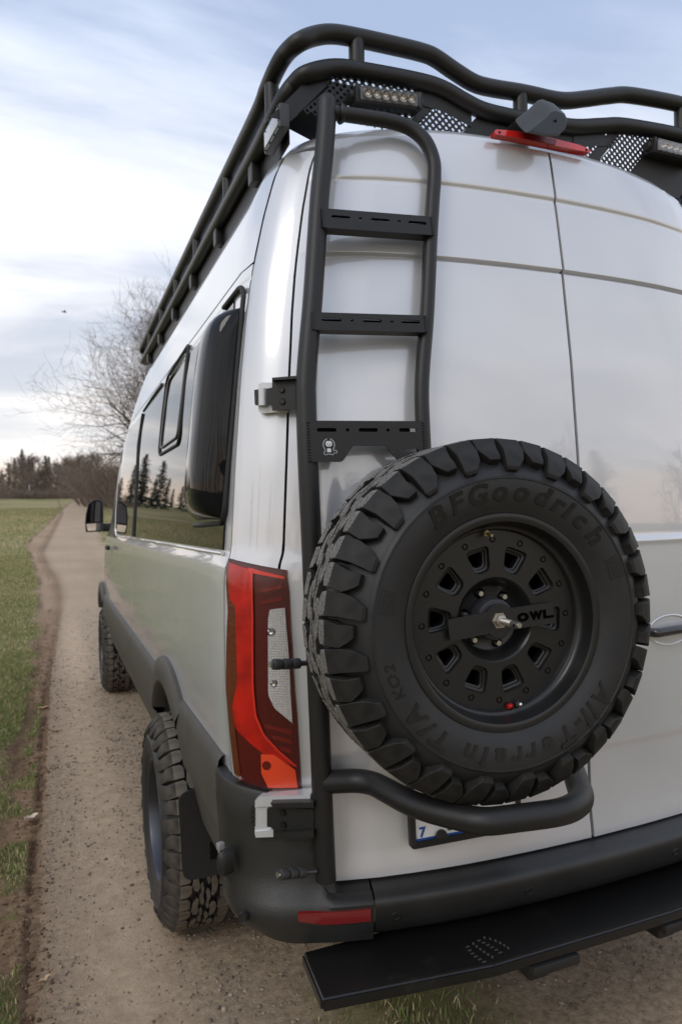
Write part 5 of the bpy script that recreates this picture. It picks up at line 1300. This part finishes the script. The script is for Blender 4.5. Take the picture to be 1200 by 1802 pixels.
# ---- fallen leaves
def leaf(px, py, ln, wd, rot, c, label, curl=.25):
    p = at_ground(px, py); V = []; F = []; n_ = 9
    for i in range(n_):
        t_ = i / (n_ - 1); w_ = wd * math.sin(math.pi * min(1, t_ * .96 + .02)) ** .8
        for s in (-1, -.5, 0, .5, 1): V.append(((t_ - .5) * ln, s * w_ / 2 * (1 + .12 * math.sin(9 * t_ + s)), .004 + ln * curl * (t_ - .5) ** 2 + abs(s) * wd * curl * .7 + .003 * math.sin(14 * t_ + 3 * s)))
    for i in range(n_ - 1):
        for j in range(4): F.append((i * 5 + j, (i + 1) * 5 + j, (i + 1) * 5 + j + 1, i * 5 + j + 1))
    k = len(V); V += [(x, y, z - .0012) for x, y, z in V]; F += [tuple(a + k for a in f)[::-1] for f in F]
    o = bpy.data.objects.new('fallen_leaf', data('fallen_leaf', V, F, mat('leaf_' + label[:12].replace(' ', '_'), c, .7, bump=(120, .4, .002)), 60)); link(o)
    o.location = (p[0], p[1], max(p[2], 0) + .004); o.rotation_euler = (0, 0, rot); tag(o, label, 'leaf', 'fallen leaves along the wheel rut')
leaf(75, 1249, .105, .05, .1, (.42, .25, .13), 'orange-tan fallen leaf lying flat beside the rut')
leaf(97, 1292, .085, .022, -.6, (.26, .15, .08), 'narrow brown curled leaf just below the orange one', .5)
leaf(56, 1448, .075, .045, .4, (.60, .50, .40), 'pale crumpled leaf on the brown verge soil', .6)
leaf(123, 1333, .055, .015, .0, (.50, .36, .24), 'thin straw coloured leaf on the bare sandy track', .2)
leaf(78, 1730, .05, .018, .5, (.50, .36, .22), 'small twisted tan leaf near the lower end of the rut', .5)

# ---- pressed tread marks left in the soft soil along the rut
tk = MB(); Rt = random.Random(3)
for i in range(330):
    y = .9 + i * .0215 + Rt.uniform(-.004, .004)
    if Rt.random() < .22 or fbm(np.array([0.0]), np.array([y]), 1.3, 2)[0] < .40: continue
    for off_, wd in ((.018, .040), (-.110, .034)):
        if off_ < 0 and Rt.random() < .45: continue
        x = float(xrut(y)) + off_ + Rt.uniform(-.006, .006); z = float(terr(x, y)); a = Rt.gauss(.12, .12); w_ = wd * Rt.uniform(.6, 1.15) / 2; t_ = .0042 * Rt.uniform(.7, 1.3); h_ = .006 * Rt.uniform(.5, 1.2)
        c, q_ = math.cos(a), math.sin(a); pts = [(-w_, -t_, -.006), (w_, -t_, -.006), (w_, t_, -.006), (-w_, t_, -.006), (-w_ * .85, 0, h_), (0, t_ * .3, h_ * 1.1), (w_ * .85, 0, h_ * .8)]
        tk.add([(x + px_ * c - py_ * q_, y + px_ * q_ + py_ * c, z + pz_) for px_, py_, pz_ in pts], [(0, 1, 6, 5, 4), (2, 3, 4, 5, 6), (1, 2, 6), (3, 0, 4)])
to = tk.build('tyre_track', mat('pressed_soil', (.16, .105, .066), .95, var=(30, (.24, .165, .105), .3, .7)), None, 40); tag(to, 'row of pressed tread marks in the brown soil along the rut', 'tyre track', None, 'stuff')
# ================================================================== trees, shrubs and far things
def rot_any(v, ax, a):
    ax = ax / np.linalg.norm(ax); return v * math.cos(a) + np.cross(ax, v) * math.sin(a) + ax * np.dot(ax, v) * (1 - math.cos(a))
def bare_tree(seed, height, levels, spread=1.0, trunk_r=.28, droop=0.0, first=.22, twig=.011):
    R = random.Random(seed); branches = {0: MB(), 1: MB()}
    def grow(p, d, ln, r, lv):
        n_ = max(3, 6 - lv); pts = [p]; rs = [r]; dd = d
        for i in range(n_):
            dd = nrm(dd + np.array([R.gauss(0, .10), R.gauss(0, .10), R.gauss(0, .08) + (.05 if lv >= 2 else .015)]) * (1 + .4 * lv))
            pts.append(pts[-1] + dd * ln / n_); rs.append(max(twig * .7, r * (1 - .80 * (i + 1) / n_)))
        seg = 9 if lv == 0 else (5 if lv < 3 else 3); branches[0 if lv < 2 else 1].tube(pts, rs, seg, cap=False)
        if lv >= len(levels): return
        kids = levels[lv]
        for k in range(kids):
            t_ = (first if lv == 0 else .16) + (1 - (first if lv == 0 else .16)) * (k + R.random()) / kids; f_ = min(t_, .999) * n_; i = int(f_); q = pts[i] + (pts[i + 1] - pts[i]) * (f_ - i)
            base = nrm(pts[i + 1] - pts[i]); side = nrm(np.cross(base, np.array([R.gauss(0, 1), R.gauss(0, 1), R.gauss(0, 1)])))
            ang = math.radians(R.uniform(30, 62)) if lv else math.radians(R.uniform(52, 74) * (1.22 - .80 * t_) * spread); nd = nrm(rot_any(base, side, ang))
            l2 = ln * (R.uniform(.42, .66) if lv else R.uniform(.44, .62) * (1.20 - .88 * t_)); grow(q, nd, l2, max(twig, r * (1 - .78 * t_) * R.uniform(.42, .6)), lv + 1)
    grow(np.zeros(3), np.array([0, 0, 1.0]), height, trunk_r, 0)
    return branches
BARK = mat('bark_grey_brown', (.105, .085, .068), .9, var=(3, (.17, .14, .115), .3, .7)); TWIG = mat('twig_brown', (.135, .098, .075), .9)
TWIG2 = mat('twig_russet', (.155, .115, .088), .9, var=(.6, (.20, .155, .120), .3, .7))
def mk(mb, name, mt): return data(name, mb.v, mb.f, mt, None)
def place_tree(name, meshes, loc, sc, rz, label, cat, group):
    e = empty(name, loc); e.scale = (sc, sc, sc) if not hasattr(sc, '__len__') else sc; e.rotation_euler = (0, 0, rz)
    for nm, me in meshes: o = bpy.data.objects.new(nm, me); link(o, e)
    tag(e, label, cat, group); return e
def gpos(px, dist):
    d = ray(px, 868); h = math.hypot(d[0], d[1]); x = CAM[0] + d[0] / h * dist; y = CAM[1] + d[1] / h * dist; return (float(x), float(y), float(terr(x, y)) - .05)
br = bare_tree(8, 17.0, [38, 11, 7, 4], 1.05, .42, first=.12, twig=.010)
place_tree('bare_tree', [('trunk', mk(br[0], 'trunk', BARK)), ('crown', mk(br[1], 'crown', TWIG))], gpos(362, 58), 1.0, .6, 'large leafless tree with a wide rounded crown behind the van', 'tree', None)
# thicket at its foot
def shrub(seed, n, h, w):
    R = random.Random(seed); m1, m2 = MB(), MB()
    for i in range(n):
        a = R.uniform(0, 6.28); rr = w * R.random() ** .5 * .55; p = np.array([rr * math.cos(a), rr * math.sin(a), 0]); d = nrm(np.array([math.cos(a) * .55 * rr / w * 2 + R.gauss(0, .2), math.sin(a) * .55 * rr / w * 2 + R.gauss(0, .2), 1.0])); l = h * R.uniform(.55, 1.0)
        pts = [p]; dd = d
        for k in range(4): dd = nrm(dd + np.array([R.gauss(0, .16), R.gauss(0, .16), .04])); pts.append(pts[-1] + dd * l / 4)
        m1.tube(pts, [.03, .024, .018, .013, .009], 3, cap=False)
        for k in range(9):
            t_ = R.uniform(.2, 1) * 3.99; j = int(t_); q = pts[j] + (pts[j + 1] - pts[j]) * (t_ - j); e = nrm(nrm(pts[j + 1] - pts[j]) + np.array([R.gauss(0, .6), R.gauss(0, .6), R.gauss(0, .35)])); e2 = nrm(e + np.array([R.gauss(0, .3), R.gauss(0, .3), .2])); l2 = l * R.uniform(.12, .30)
            m2.tube([q, q + e * l2 * .5, q + e * l2 * .5 + e2 * l2 * .5], [.012, .010, .007], 3, cap=False)
    return [('stems', mk(m1, 'stems', TWIG2)), ('crown', mk(m2, 'crown', TWIG2))]
SH = [shrub(11 + k, 130, 3.6, 4.2) for k in range(3)]
for i, (px, d, s) in enumerate(((178, 92, 1.25), (190, 86, 1.4), (204, 80, 1.45), (214, 78, 1.5), (236, 70, 1.5), (166, 100, 1.1))):
    place_tree('bare_shrub', SH[i % 3], gpos(px, d), s, i * 1.3, 'leafless brown shrub in the thicket under the large bare tree', 'shrub', 'shrubs under the large bare tree')
# conifers
NEEDLE = mat('needle_green', (.022, .036, .022), .85, var=(1.2, (.042, .060, .034), .3, .7))
def conifer(seed, h, w, gap=1.0):
    R = random.Random(seed); tr = MB().tube([(0, 0, 0), (0, 0, h * .5), (0, 0, h * .99)], [h * .018, h * .012, .02], 6, cap=False); V = []; F = []
    n_ = int(h * 5.0)
    for i in range(n_):
        t_ = (i + R.random()) / n_; z = h * (.07 + .92 * t_); L_ = w * (1 - t_) ** .8 * R.uniform(.6, 1.12) + .15
        for k in range(7):
            a = R.uniform(0, 6.28); dr = -.30 + R.gauss(0, .12) + .5 * t_
            for q in range(5):
                f0 = q / 5; c = np.array([math.cos(a) * L_ * (f0 + .1), math.sin(a) * L_ * (f0 + .1), z + dr * L_ * (f0 + .1)]) + np.array([R.gauss(0, .08), R.gauss(0, .08), R.gauss(0, .10)]); s = (.20 + .26 * (1 - f0)) * (.45 + L_ * .30)
                u = np.array([math.cos(a + R.gauss(0, .5)), math.sin(a + R.gauss(0, .5)), dr + R.gauss(0, .2)]) * s; v = np.array([-math.sin(a), math.cos(a), R.gauss(0, .35)]) * s * .55; j = len(V); V += [c - v, c + v, c + u * 1.3]; F.append((j, j + 1, j + 2))
    return [('trunk', mk(tr, 'trunk', BARK)), ('crown', data('crown', V, F, NEEDLE, None, False))]
CO = [conifer(31, 11.0, 2.3), conifer(32, 10.0, 1.7), conifer(33, 9.0, 2.6)]
glab = 'dark green conifer in the distant tree line at the far edge of the field'; ggrp = 'conifers at the far edge of the field'
CL = ['squat dark conifer at the very end of the distant tree line, beside another squat one', 'lowest of the two squat conifers at the end of the distant tree line', 'broad round-topped conifer between the squat pair and the tallest spire', 'narrow spire-topped conifer close beside the tallest one', 'tallest conifer of the distant tree line, with a broad crown', 'slim conifer right behind the pale wooden post', 'pointed conifer overlapping the slim one near the pale post', 'broad full conifer standing just past the pale farm building', 'thin conifer rising behind the broad one past the farm building', 'small lone conifer among the leafless trees near the end of the track']
for (px, d, s, k), lb_ in zip(((-6, 180, .86, 2), (4, 185, .78, 2), (17, 182, .98, 2), (28, 186, 1.05, 1), (41, 184, 1.16, 0), (53, 188, 1.12, 1), (57, 183, .95, 0), (82, 176, 1.18, 2), (88, 182, .98, 0), (134, 165, .62, 2)), CL):
    place_tree('conifer', CO[k], gpos(px, d), s * .86, px * .7, lb_, 'tree', ggrp)
R = random.Random(4)
for i in range(44):
    px = -25 - i * 17 + R.uniform(-7, 7); d = R.uniform(150, 215); place_tree('conifer', CO[R.randrange(3)], gpos(px, d), R.uniform(.55, 1.35), i * 1.1, 'dark conifer standing beyond the field, mirrored in the side windows', 'tree', 'conifers mirrored in the side windows')
# distant bare trees and scrub
BT = []
for k in range(3):
    b2_ = bare_tree(60 + k, 7.5, [16, 8, 6], 1.15, .16, first=.06, twig=.028); BT.append([('trunk', mk(b2_[0], 'trunk', TWIG2)), ('crown', mk(b2_[1], 'crown', TWIG2))])
for i, (px, s) in enumerate(((30, .95), (36, 1.0), (44, .85), (50, .9), (63, .95), (66, 1.0), (73, .7), (96, .80), (103, .92), (110, .95), (117, 1.0), (124, .95), (131, 1.0), (139, 1.0), (147, 1.05), (155, 1.1), (164, 1.15), (172, 1.15), (70, .6), (106, .6), (10, .6))):
    place_tree('bare_tree', BT[i % 3], gpos(px, 150 + (i * 37 % 30)), s, i * 2.1, 'hazy leafless tree in the distant tree line at the far edge of the field', 'tree', 'leafless trees at the far edge of the field')
SH2 = [shrub(90 + k, 90, 2.2, 4.6) for k in range(2)]
for i, px in enumerate(list(range(-12, 205, 8))):
    place_tree('hedge_shrub', SH2[i % 2], gpos(px + (i * 5 % 4), 128 + (i * 13 % 14)), (1.0 + .25 * (i % 3), 1.0, .55 + .25 * (i * 7 % 5) / 4), i * 1.7, 'low brown leafless shrub along the far field boundary', 'shrub', 'shrubs along the far field boundary')
# trees behind the photographer, seen only as reflections in the paint
for i in range(16):
    a = math.radians(100 + i * 11 + R.uniform(-4, 4)); d = R.uniform(45, 85); x, y = CAM[0] + math.sin(a) * d, CAM[1] + math.cos(a) * d; k = i % 2
    place_tree('conifer' if k else 'bare_tree', CO[i % 3] if k else BT[i % 3], (x, y, float(terr(x, y))), R.uniform(.8, 1.3), i, 'conifer behind the rear of the van, mirrored faintly in the doors' if k else 'leafless tree behind the rear of the van, mirrored faintly in the doors', 'tree', 'conifers behind the van' if k else 'leafless trees behind the van')
# low pale farm building with a post beside it
bx, by, bz = gpos(66, 165); shed = empty('farm_building', (bx, by, bz)); tag(shed, 'low pale farm building with a grey roof among the distant trees', 'building')
def lo_(name, mb, mt, par): o = bpy.data.objects.new(name, fixdata(name, (mb.v, mb.f), mt)); return link(o, par)
lo_('wall', MB().box((0, 0, 1.0), (4.6, 3.0, 2.0)), mat('pale_siding', (.50, .47, .43), .8), shed)
lo_('roof', MB().prism([np.array(q) for q in ((-2.6, -1.8, 1.95), (2.6, -1.8, 1.95), (2.6, 0, 2.8), (-2.6, 0, 2.8))], (0, 0, 1), .12).prism([np.array(q) for q in ((-2.6, 1.8, 1.95), (2.6, 1.8, 1.95), (2.6, 0.004, 2.8), (-2.6, 0.004, 2.8))], (0, 0, 1), .12), mat('grey_roofing', (.16, .14, .13), .8), shed)
lo_('door', MB().box((-.9, -1.52, .9), (.9, .06, 1.8)), mat('brown_door', (.12, .09, .07), .7), shed)
lo_('window', MB().box((1.0, -1.52, 1.2), (.9, .06, .7)), GLASS, shed)
p = gpos(52.5, 150); po = lo_('marker_post', MB().cyl((0, 0, 0), (0, 0, 2.5), .10, .09, 10).cyl((0, 0, 2.5), (0, 0, 2.56), .13, .11, 10), mat('weathered_white_wood', (.55, .53, .50), .8), None); po.location = p; tag(po, 'single pale wooden post standing in front of the distant trees', 'post')
# small bird in flight
d = ray(113.5, 549); bp_ = CAM + d * 55; m1 = MB(); m1.tube([(-.16, 0, 0), (-.10, 0, .0), (0, 0, .01), (.10, 0, .01), (.15, 0, .0), (.19, 0, -.005)], [.006, .03, .055, .045, .03, .004], 10)
bird = lo_('bird', m1, mat('dark_feather', (.03, .028, .028), .8), None); bird.location = bp_; bird.rotation_euler = (0, 0, .5); tag(bird, 'tiny dark bird flying in the pale sky', 'bird')
for s in (-1, 1):
    lo_('wing', MB().add([(.05, s * .03, .02), (-.06, s * .03, .02), (-.05, s * .16, .09), (.03, s * .17, .10), (-.06, s * .30, .05), (-.01, s * .30, .055)], [(0, 1, 2, 3), (3, 2, 4, 5)]), mat('dark_feather', (.03, .028, .028)), bird)
lo_('tail', MB().add([(-.14, -.02, 0), (-.14, .02, 0), (-.26, .04, 0), (-.26, -.04, 0)], [(0, 1, 2, 3)]), mat('dark_feather', (.03, .028, .028)), bird)
